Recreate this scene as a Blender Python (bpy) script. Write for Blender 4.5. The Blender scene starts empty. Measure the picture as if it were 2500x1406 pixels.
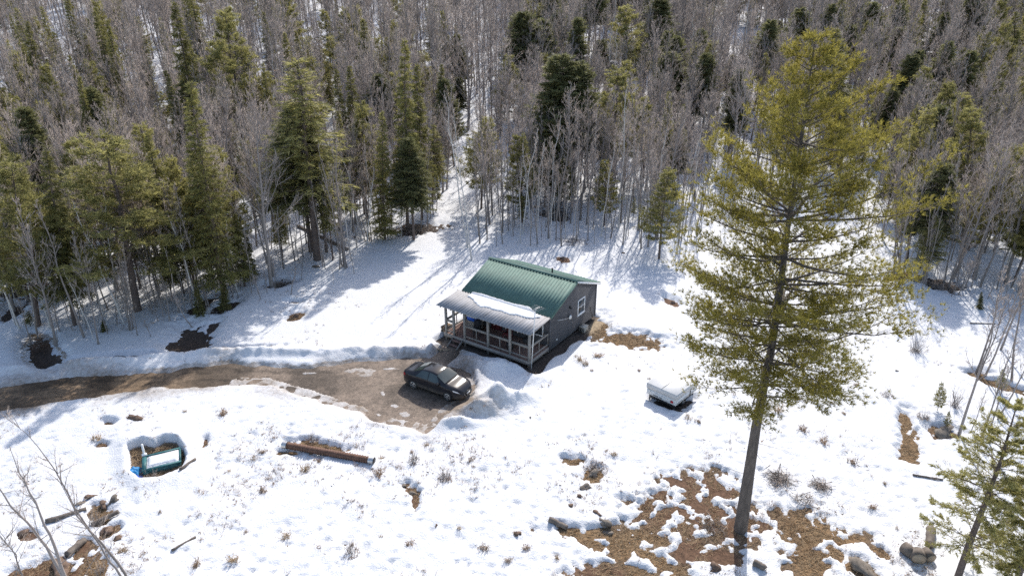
import bpy, math, random
import numpy as np
from mathutils import Vector, Matrix, Euler

# ------------------------------------------------------------------ camera, sky, sun, exposure
SC = bpy.context.scene
COL = SC.collection
PITCH, CAM_H, FPX = math.radians(24.58), 23.16, 1667.0
IW, IH = 2500.0, 1406.0
cd = bpy.data.cameras.new('camera'); cam = bpy.data.objects.new('camera', cd); COL.objects.link(cam)
cam.location = (0, 0, CAM_H); cam.rotation_euler = (math.pi/2 - PITCH, 0, 0)
cd.sensor_width = 36.0; cd.lens = 36.0*FPX/IW; cd.clip_start = 0.1; cd.clip_end = 3000
SC.camera = cam
SUN_AZ, SUN_EL = math.radians(16), math.radians(41)
wd = bpy.data.worlds.new('World'); SC.world = wd; wd.use_nodes = True
wn = wd.node_tree; bg = wn.nodes['Background']
sky = wn.nodes.new('ShaderNodeTexSky'); sky.sky_type = 'NISHITA'; sky.sun_disc = False
sky.sun_elevation = SUN_EL; sky.sun_rotation = SUN_AZ; sky.altitude = 300; sky.dust_density = 2.0; sky.ozone_density = 0.5
wn.links.new(sky.outputs[0], bg.inputs[0]); bg.inputs[1].default_value = 0.15
sd = bpy.data.lights.new('sun', 'SUN'); sun = bpy.data.objects.new('sun', sd); COL.objects.link(sun)
sd.energy = 3.3; sd.angle = math.radians(0.53); sd.color = (1.0, 0.95, 0.88)
SDIR = Vector((math.sin(SUN_AZ)*math.cos(SUN_EL), math.cos(SUN_AZ)*math.cos(SUN_EL), math.sin(SUN_EL)))
sun.rotation_euler = SDIR.to_track_quat('Z', 'Y').to_euler()
sun.location = SDIR*100
SC.view_settings.view_transform = 'Standard'; SC.view_settings.look = 'None'
SC.view_settings.exposure = 0.7; SC.view_settings.gamma = 1.0
SC.view_settings.use_curve_mapping = False
SC.cycles.use_denoising = False; SC.cycles.denoiser = 'OPENIMAGEDENOISE'; SC.cycles.denoising_input_passes = 'RGB_ALBEDO_NORMAL'; SC.cycles.use_adaptive_sampling = True; SC.cycles.adaptive_threshold = .012
SC.cycles.max_bounces = 4; SC.cycles.diffuse_bounces = 2; SC.cycles.transparent_max_bounces = 8

# ------------------------------------------------------------------ helpers
R = np.random.default_rng(11)
PC, PS = math.cos(PITCH), math.sin(PITCH)

def project(x, y, z):
    z = z - CAM_H
    d = y*PC - z*PS
    u = y*PS + z*PC
    return IW/2 + FPX*x/d, IH/2 - FPX*u/d

def ray(px, py):
    x = (px - IW/2)/FPX; u = (IH/2 - py)/FPX
    return np.array([x, PC + u*PS, -PS + u*PC])

def vnoise(x, y, s, seed=0):
    """smooth value noise in [-1,1], feature size s"""
    x = np.asarray(x, float)/s + 37.3*seed; y = np.asarray(y, float)/s - 17.7*seed
    xi = np.floor(x).astype(np.int64); yi = np.floor(y).astype(np.int64)
    fx = x - xi; fy = y - yi
    fx = fx*fx*(3 - 2*fx); fy = fy*fy*(3 - 2*fy)
    def h(a, b):
        n = (a*374761393 + b*668265263 + seed*1442695041) & 0x7fffffff
        n = ((n ^ (n >> 13))*1274126177) & 0x7fffffff
        return ((n ^ (n >> 16)) & 0xffff)/32767.5 - 1
    return (h(xi, yi)*(1-fx) + h(xi+1, yi)*fx)*(1-fy) + (h(xi, yi+1)*(1-fx) + h(xi+1, yi+1)*fx)*fy

def fbm(x, y, s, n=4, seed=0, gain=.5):
    o = 0; a = 1; t = 0
    for i in range(n):
        o = o + a*vnoise(x, y, s, seed+i); t += a; a *= gain; s *= .5
    return o/t

def sstep(a, b, x):
    t = np.clip((x-a)/(b-a), 0, 1)
    return t*t*(3-2*t)

def soil_z(x, y):
    x = np.asarray(x, float); y = np.asarray(y, float)
    q = (y - 84 - .05*x)/12
    rise = 12*.135*np.log1p(np.exp(np.clip(q, -30, 30)))
    rise = np.where(rise > 30, 30 + (rise-30)*.1, rise)
    return rise + .25*vnoise(x, y, 23, 5)*sstep(40, 60, y) + .05*fbm(x, y, 6, 3, 8)

_TS = 15.0*1.012**np.arange(345)
def ground_pt(px, py, lift=0.0):
    """where the sight line through a picture point meets the land"""
    d = ray(px, py); o = np.array([0, 0, CAM_H])
    ts = _TS
    for _ in range(2):
        P = o + ts[:, None]*d
        g = P[:, 2] - soil_z(P[:, 0], P[:, 1]) - lift
        k = int(np.argmax(g < 0)) if (g < 0).any() else len(ts)-1
        k = max(k, 1); lo, hi = ts[k-1], ts[k]
        ts = np.linspace(lo, hi, 24)
    return o + d*hi

def poly_sd(px, py, poly):
    """signed distance (inside negative)"""
    P = np.array(poly, float); n = len(P)
    best = np.full(np.shape(px), 1e18); inside = np.zeros(np.shape(px), bool)
    for i in range(n):
        ax, ay = P[i]; bx, by = P[(i+1) % n]
        ex, ey = bx-ax, by-ay
        t = np.clip(((px-ax)*ex + (py-ay)*ey)/(ex*ex+ey*ey), 0, 1)
        best = np.minimum(best, (px-ax-t*ex)**2 + (py-ay-t*ey)**2)
        c = ((ay > py) != (by > py)) & (px < (bx-ax)*(py-ay)/((by-ay) if by != ay else 1e-9) + ax)
        inside ^= c
    d = np.sqrt(best)
    return np.where(inside, -d, d)

def np_mesh(name, V, F, mats, midx=None, smooth=False):
    """V (n,3); F list of int arrays (m,3) or (m,4)"""
    me = bpy.data.meshes.new(name)
    V = np.asarray(V, np.float32)
    Fs = [np.asarray(f, np.int32) for f in (F if isinstance(F, (list, tuple)) else [F]) if len(f)]
    loops = np.concatenate([f.ravel() for f in Fs])
    tot = np.concatenate([np.full(len(f), f.shape[1], np.int32) for f in Fs])
    start = np.concatenate([[0], np.cumsum(tot)[:-1]]).astype(np.int32)
    me.vertices.add(len(V)); me.vertices.foreach_set('co', V.ravel())
    me.loops.add(len(loops)); me.loops.foreach_set('vertex_index', loops)
    me.polygons.add(len(tot)); me.polygons.foreach_set('loop_start', start); me.polygons.foreach_set('loop_total', tot)
    for m in (mats if isinstance(mats, (list, tuple)) else [mats]): me.materials.append(m)
    if midx is not None: me.polygons.foreach_set('material_index', np.asarray(midx, np.int32))
    if smooth: me.polygons.foreach_set('use_smooth', np.ones(len(tot), bool))
    me.update(calc_edges=True)
    return me

def link(name, data, parent=None, **props):
    o = bpy.data.objects.new(name, data); COL.objects.link(o)
    if parent is not None: o.parent = parent
    for k, v in props.items(): o[k] = v
    return o

def thing(name, label, cat, loc=(0, 0, 0), rotz=0.0, group=None):
    o = bpy.data.objects.new(name, None); COL.objects.link(o)
    o.empty_display_size = .3
    o.location = loc; o.rotation_euler = (0, 0, rotz); o['label'] = label; o['category'] = cat
    if group: o['group'] = group
    return o

class MB:
    """collects boxes, tubes, prisms into one mesh"""
    def __init__(s): s.V = []; s.T = []; s.Q = []; s.n = 0
    def add(s, V, T=None, Q=None):
        V = np.asarray(V, float)
        if T is not None and len(T): s.T.append(np.asarray(T)+s.n)
        if Q is not None and len(Q): s.Q.append(np.asarray(Q)+s.n)
        s.V.append(V); s.n += len(V); return s
    def box(s, a, b, M=None):
        (x0, y0, z0), (x1, y1, z1) = a, b
        V = np.array([[x0,y0,z0],[x1,y0,z0],[x1,y1,z0],[x0,y1,z0],[x0,y0,z1],[x1,y0,z1],[x1,y1,z1],[x0,y1,z1]], float)
        if M is not None: V = np.array([M @ Vector(v) for v in V])
        return s.add(V, Q=[[0,3,2,1],[4,5,6,7],[0,1,5,4],[1,2,6,5],[2,3,7,6],[3,0,4,7]])
    def beam(s, p, q, w, h, up=(0, 0, 1)):
        p = np.array(p, float); q = np.array(q, float); d = q-p; L = np.linalg.norm(d); d /= L
        u = np.array(up, float)
        if abs(d @ u) > .98: u = np.array([1., 0, 0])
        sx = np.cross(d, u); sx /= np.linalg.norm(sx); u = np.cross(sx, d)
        V = [p+sx*a*w/2+u*b*h/2 for a, b in ((-1,-1),(1,-1),(1,1),(-1,1))] + [q+sx*a*w/2+u*b*h/2 for a, b in ((-1,-1),(1,-1),(1,1),(-1,1))]
        return s.add(V, Q=[[0,1,2,3],[7,6,5,4],[0,4,5,1],[1,5,6,2],[2,6,7,3],[3,7,4,0]])
    def tube(s, P, r, k=8, cap=True):
        P = np.asarray(P, float); n = len(P); r = np.broadcast_to(np.asarray(r, float), (n,))
        T = np.gradient(P, axis=0); T /= np.linalg.norm(T, axis=1)[:, None]+1e-12
        ref = np.array([0, 0, 1.]) if abs(T[0][2]) < .9 else np.array([1., 0, 0])
        U = np.cross(T, ref); U /= np.linalg.norm(U, axis=1)[:, None]+1e-12; W = np.cross(T, U)
        a = np.linspace(0, 2*np.pi, k, endpoint=False)
        V = P[:, None] + r[:, None, None]*(np.cos(a)[None, :, None]*U[:, None] + np.sin(a)[None, :, None]*W[:, None])
        V = V.reshape(-1, 3)
        i, j = np.meshgrid(np.arange(n-1), np.arange(k), indexing='ij')
        jn = (j+1) % k
        Q = np.stack([i*k+j, i*k+jn, (i+1)*k+jn, (i+1)*k+j], -1).reshape(-1, 4)
        T3 = []
        if cap:
            V = np.vstack([V, P[0], P[-1]]); c0, c1 = n*k, n*k+1
            T3 = [[c0, (q+1) % k, q] for q in range(k)] + [[c1, (n-1)*k+q, (n-1)*k+(q+1) % k] for q in range(k)]
        return s.add(V, T3, Q)
    def cones(s, A, B, ra, rb, k=3):
        """batch of tapered k-sided sticks A->B"""
        A = np.asarray(A, float); B = np.asarray(B, float); m = len(A)
        if m == 0: return s
        ra = np.broadcast_to(ra, (m,)); rb = np.broadcast_to(rb, (m,))
        D = B-A; D = D/(np.linalg.norm(D, axis=1)[:, None]+1e-9)
        ref = np.where(np.abs(D[:, 2:3]) < .9, np.array([[0, 0, 1.]]), np.array([[1., 0, 0]]))
        U = np.cross(D, ref); U /= np.linalg.norm(U, axis=1)[:, None]+1e-9; W = np.cross(D, U)
        a = np.linspace(0, 2*np.pi, k, endpoint=False)
        ring = np.cos(a)[None, :, None]*U[:, None] + np.sin(a)[None, :, None]*W[:, None]
        V = np.concatenate([A[:, None]+ring*ra[:, None, None], B[:, None]+ring*rb[:, None, None]], 1).reshape(-1, 3)
        base = np.arange(m)[:, None]*2*k; j = np.arange(k); jn = (j+1) % k
        Q = np.stack([base+j, base+jn, base+k+jn, base+k+j], -1).reshape(-1, 4)
        return s.add(V, Q=Q)
    def spikes(s, A, B, ra, k=3):
        """cones with a point tip"""
        A = np.asarray(A, float); B = np.asarray(B, float); m = len(A)
        if m == 0: return s
        ra = np.broadcast_to(ra, (m,))
        D = B-A; D = D/(np.linalg.norm(D, axis=1)[:, None]+1e-9)
        ref = np.where(np.abs(D[:, 2:3]) < .9, np.array([[0, 0, 1.]]), np.array([[1., 0, 0]]))
        U = np.cross(D, ref); U /= np.linalg.norm(U, axis=1)[:, None]+1e-9; W = np.cross(D, U)
        a = np.linspace(0, 2*np.pi, k, endpoint=False)
        ring = np.cos(a)[None, :, None]*U[:, None] + np.sin(a)[None, :, None]*W[:, None]
        V = np.concatenate([A[:, None]+ring*ra[:, None, None], B[:, None]], 1).reshape(-1, 3)
        base = np.arange(m)[:, None]*(k+1); j = np.arange(k); jn = (j+1) % k
        T = np.stack([base+j, base+jn, np.broadcast_to(base+k, (m, k))], -1).reshape(-1, 3)
        return s.add(V, T=T)
    def blades(s, P, D, L, w, rng):
        """leaf blades: triangles starting at P along D"""
        P = np.asarray(P, float); D = np.asarray(D, float); m = len(P)
        if m == 0: return s
        D = D/(np.linalg.norm(D, axis=1)[:, None]+1e-9)
        S = np.cross(D, rng.normal(size=(m, 3))); S /= np.linalg.norm(S, axis=1)[:, None]+1e-9
        L = np.broadcast_to(L, (m,))[:, None]; w = np.broadcast_to(w, (m,))[:, None]
        V = np.stack([P-S*w*.5, P+S*w*.5, P+D*L], 1).reshape(-1, 3)
        return s.add(V, T=np.arange(3*m).reshape(-1, 3))
    def mesh(s, name, mat, smooth=False):
        F = ([np.concatenate(s.T)] if s.T else []) + ([np.concatenate(s.Q)] if s.Q else [])
        return np_mesh(name, np.concatenate(s.V), F, mat, smooth=smooth)
    def build(s, name, mat, parent=None, smooth=False, **props):
        return link(name, s.mesh(name, mat, smooth), parent, **props)

# ------------------------------------------------------------------ materials
def new_mat(name):
    m = bpy.data.materials.new(name); m.use_nodes = True
    nt = m.node_tree; b = nt.nodes['Principled BSDF']
    return m, nt, b

def simple(name, col, rough=.7, metal=0.0, noise=.25, scale=6.0, bump=0.0, spec=.3, stretch=None, coat=0.0):
    """procedural noise-varied material"""
    m, nt, b = new_mat(name)
    tc = nt.nodes.new('ShaderNodeTexCoord'); mp = nt.nodes.new('ShaderNodeMapping')
    if stretch: mp.inputs['Scale'].default_value = stretch
    nz = nt.nodes.new('ShaderNodeTexNoise'); nz.inputs['Scale'].default_value = scale; nz.inputs['Detail'].default_value = 6; nz.inputs['Roughness'].default_value = .65
    rp = nt.nodes.new('ShaderNodeMapRange'); rp.inputs[1].default_value = .25; rp.inputs[2].default_value = .75
    rp.inputs[3].default_value = 1-noise; rp.inputs[4].default_value = 1+noise
    mx = nt.nodes.new('ShaderNodeVectorMath'); mx.operation = 'SCALE'; mx.inputs[0].default_value = col[:3]
    L = nt.links.new
    L(tc.outputs['Object'], mp.inputs[0]); L(mp.outputs[0], nz.inputs[0]); L(nz.outputs[0], rp.inputs[0]); L(rp.outputs[0], mx.inputs['Scale']); L(mx.outputs[0], b.inputs['Base Color'])
    b.inputs['Roughness'].default_value = rough; b.inputs['Metallic'].default_value = metal
    b.inputs['Specular IOR Level'].default_value = spec; b.inputs['Coat Weight'].default_value = coat
    if bump:
        bp = nt.nodes.new('ShaderNodeBump'); bp.inputs['Strength'].default_value = bump; bp.inputs['Distance'].default_value = .02
        L(nz.outputs[0], bp.inputs['Height']); L(bp.outputs[0], b.inputs['Normal'])
    return m

def foliage(name, col, trans=.45, vary=.35, hue2=None):
    m, nt, b = new_mat(name)
    N = nt.nodes; L = nt.links.new
    oi = N.new('ShaderNodeObjectInfo'); geo = N.new('ShaderNodeNewGeometry')
    tc = N.new('ShaderNodeTexCoord'); nz = N.new('ShaderNodeTexNoise'); nz.inputs['Scale'].default_value = .9; nz.inputs['Detail'].default_value = 2
    L(tc.outputs['Object'], nz.inputs[0])
    a = N.new('ShaderNodeMath'); a.operation = 'MULTIPLY_ADD'; a.inputs[1].default_value = .6; L(oi.outputs['Random'], a.inputs[0])
    c = N.new('ShaderNodeMath'); c.operation = 'MULTIPLY_ADD'; c.inputs[1].default_value = .9; L(nz.outputs[0], c.inputs[0])
    L(geo.outputs['Random Per Island'], c.inputs[2]); L(c.outputs[0], a.inputs[2])
    mr = N.new('ShaderNodeMapRange'); mr.inputs[1].default_value = .4; mr.inputs[2].default_value = 2.1; L(a.outputs[0], mr.inputs[0])
    mx = N.new('ShaderNodeMix'); mx.data_type = 'RGBA'
    h2 = hue2 or tuple(v*1.5 for v in col)
    mx.inputs[6].default_value = (*[v*(1-vary) for v in col], 1); mx.inputs[7].default_value = (*h2, 1)
    L(mr.outputs[0], mx.inputs[0])
    tr = N.new('ShaderNodeBsdfTranslucent'); ms = N.new('ShaderNodeMixShader'); ms.inputs[0].default_value = trans
    L(mx.outputs[2], b.inputs['Base Color']); L(mx.outputs[2], tr.inputs[0])
    b.inputs['Roughness'].default_value = .55; b.inputs['Specular IOR Level'].default_value = .3
    L(b.outputs[0], ms.inputs[1]); L(tr.outputs[0], ms.inputs[2]); L(ms.outputs[0], N['Material Output'].inputs[0])
    return m

def twig_mat(name, col, vary=.3):
    m, nt, b = new_mat(name); N = nt.nodes; L = nt.links.new
    oi = N.new('ShaderNodeObjectInfo'); tc = N.new('ShaderNodeTexCoord'); nz = N.new('ShaderNodeTexNoise'); nz.inputs['Scale'].default_value = 1.5; nz.inputs['Detail'].default_value = 4
    L(tc.outputs['Object'], nz.inputs[0])
    a = N.new('ShaderNodeMath'); a.operation = 'ADD'; L(oi.outputs['Random'], a.inputs[0]); L(nz.outputs[0], a.inputs[1])
    mr = N.new('ShaderNodeMapRange'); mr.inputs[1].default_value = .3; mr.inputs[2].default_value = 1.7
    L(a.outputs[0], mr.inputs[0])
    mx = N.new('ShaderNodeMix'); mx.data_type = 'RGBA'
    mx.inputs[6].default_value = (*[v*(1-vary) for v in col], 1); mx.inputs[7].default_value = (col[0]*1.3, col[1]*1.32, col[2]*1.36, 1)
    L(mr.outputs[0], mx.inputs[0]); L(mx.outputs[2], b.inputs['Base Color'])
    b.inputs['Roughness'].default_value = .85; b.inputs['Specular IOR Level'].default_value = .2
    return m

def snow_mat():
    m, nt, b = new_mat('snow'); N = nt.nodes; L = nt.links.new
    at = N.new('ShaderNodeAttribute'); at.attribute_name = 'dirt'
    tc = N.new('ShaderNodeTexCoord')
    n1 = N.new('ShaderNodeTexNoise'); n1.inputs['Scale'].default_value = 4.5; n1.inputs['Detail'].default_value = 4; n1.inputs['Roughness'].default_value = .7
    n2 = N.new('ShaderNodeTexNoise'); n2.inputs['Scale'].default_value = 14; n2.inputs['Detail'].default_value = 1
    L(tc.outputs['Object'], n1.inputs[0]); L(tc.outputs['Object'], n2.inputs[0])
    # dirt: attribute sharpened by noise
    ad = N.new('ShaderNodeMath'); ad.operation = 'MULTIPLY_ADD'; ad.inputs[1].default_value = .9; ad.inputs[2].default_value = -.45
    L(n1.outputs[0], ad.inputs[0])
    sm = N.new('ShaderNodeMath'); sm.operation = 'ADD'; L(at.outputs['Fac'], sm.inputs[0]); L(ad.outputs[0], sm.inputs[1])
    gate = N.new('ShaderNodeMath'); gate.operation = 'MULTIPLY'; gate.use_clamp = True
    mr = N.new('ShaderNodeMapRange'); mr.inputs[1].default_value = .1; mr.inputs[2].default_value = .9; L(sm.outputs[0], mr.inputs[0])
    g2 = N.new('ShaderNodeMapRange'); g2.inputs[1].default_value = 0; g2.inputs[2].default_value = .25; L(at.outputs['Fac'], g2.inputs[0])
    L(mr.outputs[0], gate.inputs[0]); L(g2.outputs[0], gate.inputs[1])
    mx = N.new('ShaderNodeMix'); mx.data_type = 'RGBA'
    mx.inputs[6].default_value = (.63, .635, .65, 1); mx.inputs[7].default_value = (.22, .175, .135, 1)
    L(gate.outputs[0], mx.inputs[0]); L(mx.outputs[2], b.inputs['Base Color'])
    b.inputs['Roughness'].default_value = .75; b.inputs['Specular IOR Level'].default_value = .25
    bp = N.new('ShaderNodeBump'); bp.inputs['Strength'].default_value = .5; bp.inputs['Distance'].default_value = .06
    ws = N.new('ShaderNodeMath'); ws.operation = 'ADD'; L(n1.outputs[0], ws.inputs[0]); L(n2.outputs[0], ws.inputs[1])
    L(ws.outputs[0], bp.inputs['Height']); L(bp.outputs[0], b.inputs['Normal'])
    return m

def ground_mat(name, scale=5.0, rough=.95, bump=.8):
    """colour from the attribute 'tint' broken up by noise"""
    m, nt, b = new_mat(name); N = nt.nodes; L = nt.links.new
    at = N.new('ShaderNodeAttribute'); at.attribute_name = 'tint'
    tc = N.new('ShaderNodeTexCoord'); nz = N.new('ShaderNodeTexNoise'); nz.inputs['Scale'].default_value = scale; nz.inputs['Detail'].default_value = 6; nz.inputs['Roughness'].default_value = .75
    L(tc.outputs['Object'], nz.inputs[0])
    mr = N.new('ShaderNodeMapRange'); mr.inputs[1].default_value = .3; mr.inputs[2].default_value = .7; mr.inputs[3].default_value = .45; mr.inputs[4].default_value = 1.6
    L(nz.outputs[0], mr.inputs[0])
    sc = N.new('ShaderNodeVectorMath'); sc.operation = 'SCALE'; L(at.outputs['Color'], sc.inputs[0]); L(mr.outputs[0], sc.inputs['Scale'])
    L(sc.outputs[0], b.inputs['Base Color']); b.inputs['Roughness'].default_value = rough; b.inputs['Specular IOR Level'].default_value = .25
    bp = N.new('ShaderNodeBump'); bp.inputs['Strength'].default_value = bump; bp.inputs['Distance'].default_value = .05
    L(nz.outputs[0], bp.inputs['Height']); L(bp.outputs[0], b.inputs['Normal'])
    return m

M = {}
M['snow'] = snow_mat(); M['soil'] = ground_mat('soil'); M['gravel'] = ground_mat('gravel', 7, .7, .6)
M['bark'] = twig_mat('bark', (.26, .225, .20)); M['twig'] = twig_mat('twig', (.40, .33, .28))
M['birch'] = simple('birch_bark', (.55, .52, .48), .8, noise=.35, scale=4, stretch=(1, 1, 3))
M['conifer_bark'] = simple('conifer_bark', (.13, .10, .085), .9, noise=.4, scale=5, bump=.6)
M['pine_bark'] = simple('pine_bark', (.12, .10, .085), .95, noise=.5, scale=7, bump=1.0, stretch=(1, 1, .25))
M['pine_big'] = foliage('pine_needles', (.20, .185, .048), .6, .4, (.52, .44, .09))
M['pine'] = foliage('young_pine_needles', (.23, .23, .09), .62, .35, (.46, .42, .16))
M['spruce'] = foliage('spruce_needles', (.16, .165, .06), .5, .5, (.36, .33, .11))
M['hemlock'] = foliage('hemlock_needles', (.125, .14, .068), .5, .5, (.32, .31, .135))
M['weed'] = twig_mat('dry_weed', (.30, .20, .125)); M['straw'] = twig_mat('straw', (.36, .255, .15))
M['rock'] = simple('rock', (.17, .145, .12), .9, noise=.5, scale=3, bump=.8)
M['brownrock'] = simple('brown_rock', (.14, .095, .07), .9, noise=.5, scale=3, bump=.8)
M['deadwood'] = simple('dead_wood', (.15, .125, .105), .9, noise=.45, scale=6, stretch=(1, 1, .3))
M['cutwood'] = simple('cut_wood', (.36, .28, .20), .8, noise=.25, scale=8)

# ------------------------------------------------------------------ ground, snow cover, driveway
CAB_O, CAB_YAW = np.array([1.11, 37.9]), math.radians(34.55)
def cabin_local(x, y):
    dx, dy = x-CAB_O[0], y-CAB_O[1]
    c, s = math.cos(CAB_YAW), math.sin(CAB_YAW)
    return dx*c - dy*s, dx*s + dy*c

def axis(parts):
    out = [parts[0][0]]
    for a, b, st, gr in parts:
        v = a; h = st
        while v + h < b - 1e-6:
            v += h; out.append(v); h *= gr
        out.append(b)
    return np.array(sorted(set(np.round(out, 4))))

AX = axis([(0, 31, .11, 1.0), (31, 75, .12, 1.02), (75, 2600, 1.5, 1.25)])
AX = np.concatenate([-AX[::-1][:-1], AX])
AY = axis([(-80, 14, 8, 1.0), (14, 18, 1.0, 1.0), (18, 46, .10, 1.0), (46, 82, .14, 1.008), (82, 400, .8, 1.08), (400, 2600, 40, 1.3)])

DRIVE = [(-60, 958), (0, 944), (120, 924), (240, 912), (360, 904), (460, 893), (560, 884), (680, 888), (752, 893), (840, 884), (900, 878), (1000, 872),
         (1046, 873), (1066, 858), (1092, 828), (1128, 838), (1112, 866), (1088, 888), (1130, 893), (1152, 908), (1157, 940), (1140, 972), (1115, 992), (1090, 1010), (1066, 1034), (1040, 1052),
         (1000, 1040), (960, 1030), (905, 1020), (880, 1004), (840, 994), (720, 956), (660, 936), (500, 934), (380, 944), (280, 956), (180, 970), (80, 984), (0, 996), (-60, 1008)]
# bare patches: centre, radii, tilt (image, degrees), colour kind, edge roughness
PATCH = [
 (1690,1238,90,44,8,'soil',.9), (1800,1272,72,33,0,'soil',.8), (1740,1180,60,24,20,'soil',.7), (1655,1172,36,9,28,'soil',.6),
 (1600,1210,52,9,-36,'soil',.6), (1585,1238,40,10,-40,'soil',.6), (1625,1250,50,14,-38,'soil',.6), (1990,1300,74,42,18,'straw',.75), (1985,1362,42,42,10,'straw',.7), (2050,1345,40,14,40,'straw',.6),
 (1470,1300,105,13,6,'straw',.6), (1440,1312,40,14,30,'straw',.6), (1515,1330,28,26,60,'straw',.6), (1590,1305,50,10,18,'straw',.6), (1625,1374,75,15,32,'straw',.6), (1560,1392,40,12,20,'straw',.6), (1460,1398,62,22,0,'soil',.6), (1680,1335,26,34,50,'soil',.6), (1760,1352,40,18,10,'soil',.6),
 (1530,826,74,15,9,'straw',.45), (1462,800,18,26,25,'straw',.35), (2213,1028,14,26,0,'straw',.4), (2225,1085,22,36,-12,'straw',.45), (2223,1112,20,10,0,'straw',.4),
 (1445,1152,25,16,0,'straw',.4), (1400,1122,22,9,0,'straw',.5), (1000,1190,20,10,30,'soil',.5), (1012,1215,9,16,0,'soil',.5),
 (470,822,44,28,-20,'dark',.25), (435,840,30,16,0,'dark',.2), (515,795,22,10,-30,'dark',.25), (96,845,30,24,30,'soil',.2), (105,868,38,26,20,'dark',.2), (330,868,110,6,-4,'dark',.3), (560,850,70,3,-3,'dark',.5),
 (722,768,17,8,-15,'soil',.4), (718,735,15,4,0,'soil',.4),
 (120,1384,52,22,0,'soil',.6), (60,1400,40,20,0,'soil',.5), (205,1378,40,14,-45,'soil',.5), (235,1385,30,22,0,'straw',.5), (270,1290,24,9,-30,'soil',.4), (240,1250,26,20,0,'straw',.6), (195,1335,14,26,40,'soil',.5), (60,1300,26,10,0,'soil',.4),
 (1350,520,40,14,20,'dark',.7), (1010,560,80,10,-5,'dark',.8), (680,692,30,6,-10,'dark',.6), (550,745,28,10,-20,'dark',.5), (480,750,34,9,-30,'dark',.6), (60,700,60,18,-20,'dark',.6), (30,760,40,10,-30,'dark',.6),
 (780,1085,60,9,9,'straw',.6), (1375,630,16,7,0,'soil',.4), (1640,735,16,7,20,'soil',.4), (2195,672,30,9,-10,'soil',.5), (2290,690,50,10,15,'dark',.5), (2390,910,26,6,0,'straw',.5), (2450,940,55,7,18,'straw',.5),
 (1632,986,32,7,18,'dark',.15), (1670,982,26,7,-22,'dark',.15), (2300,1050,34,12,10,'soil',.4), (2110,1390,40,14,25,'straw',.5), (2150,1340,22,8,30,'straw',.5), (2085,1310,30,10,0,'straw',.5),  # the two dark ones paint the camper's shade into the bared ground
 (250,1083,12,6,0,'soil',.4), (262,1030,12,5,0,'soil',.4), (498,1075,6,14,20,'soil',.5), (700,1100,20,6,0,'straw',.5)]
TINT = {'soil': (.125, .072, .045), 'straw': (.205, .13, .068), 'dark': (.055, .042, .034)}
BUMPS = [(1216,984,40,15,1.15), (1172,1008,40,11,.75), (1118,1038,44,10,.5), (1268,974,40,12,.45), (1205,902,80,17,.55), (1150,885,40,10,.25), (1070,853,24,9,.6), (1290,930,50,12,.25),
         (60,905,80,8,.35), (170,893,80,8,.35), (280,885,80,8,.35), (400,874,80,8,.38), (520,866,80,8,.4), (640,864,80,8,.35), (760,866,80,8,.32), (880,860,80,8,.32), (990,858,70,8,.32)]
HOLLOW = [(312,1092), (345,1078), (378,1086), (400,1072), (430,1074), (446,1094), (455,1118), (448,1140), (425,1155), (385,1168), (345,1172), (318,1150)]
PITS = ((470,822,46,30,.4), (100,858,42,36,.6))
RNG_T = np.random.default_rng(5)

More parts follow.
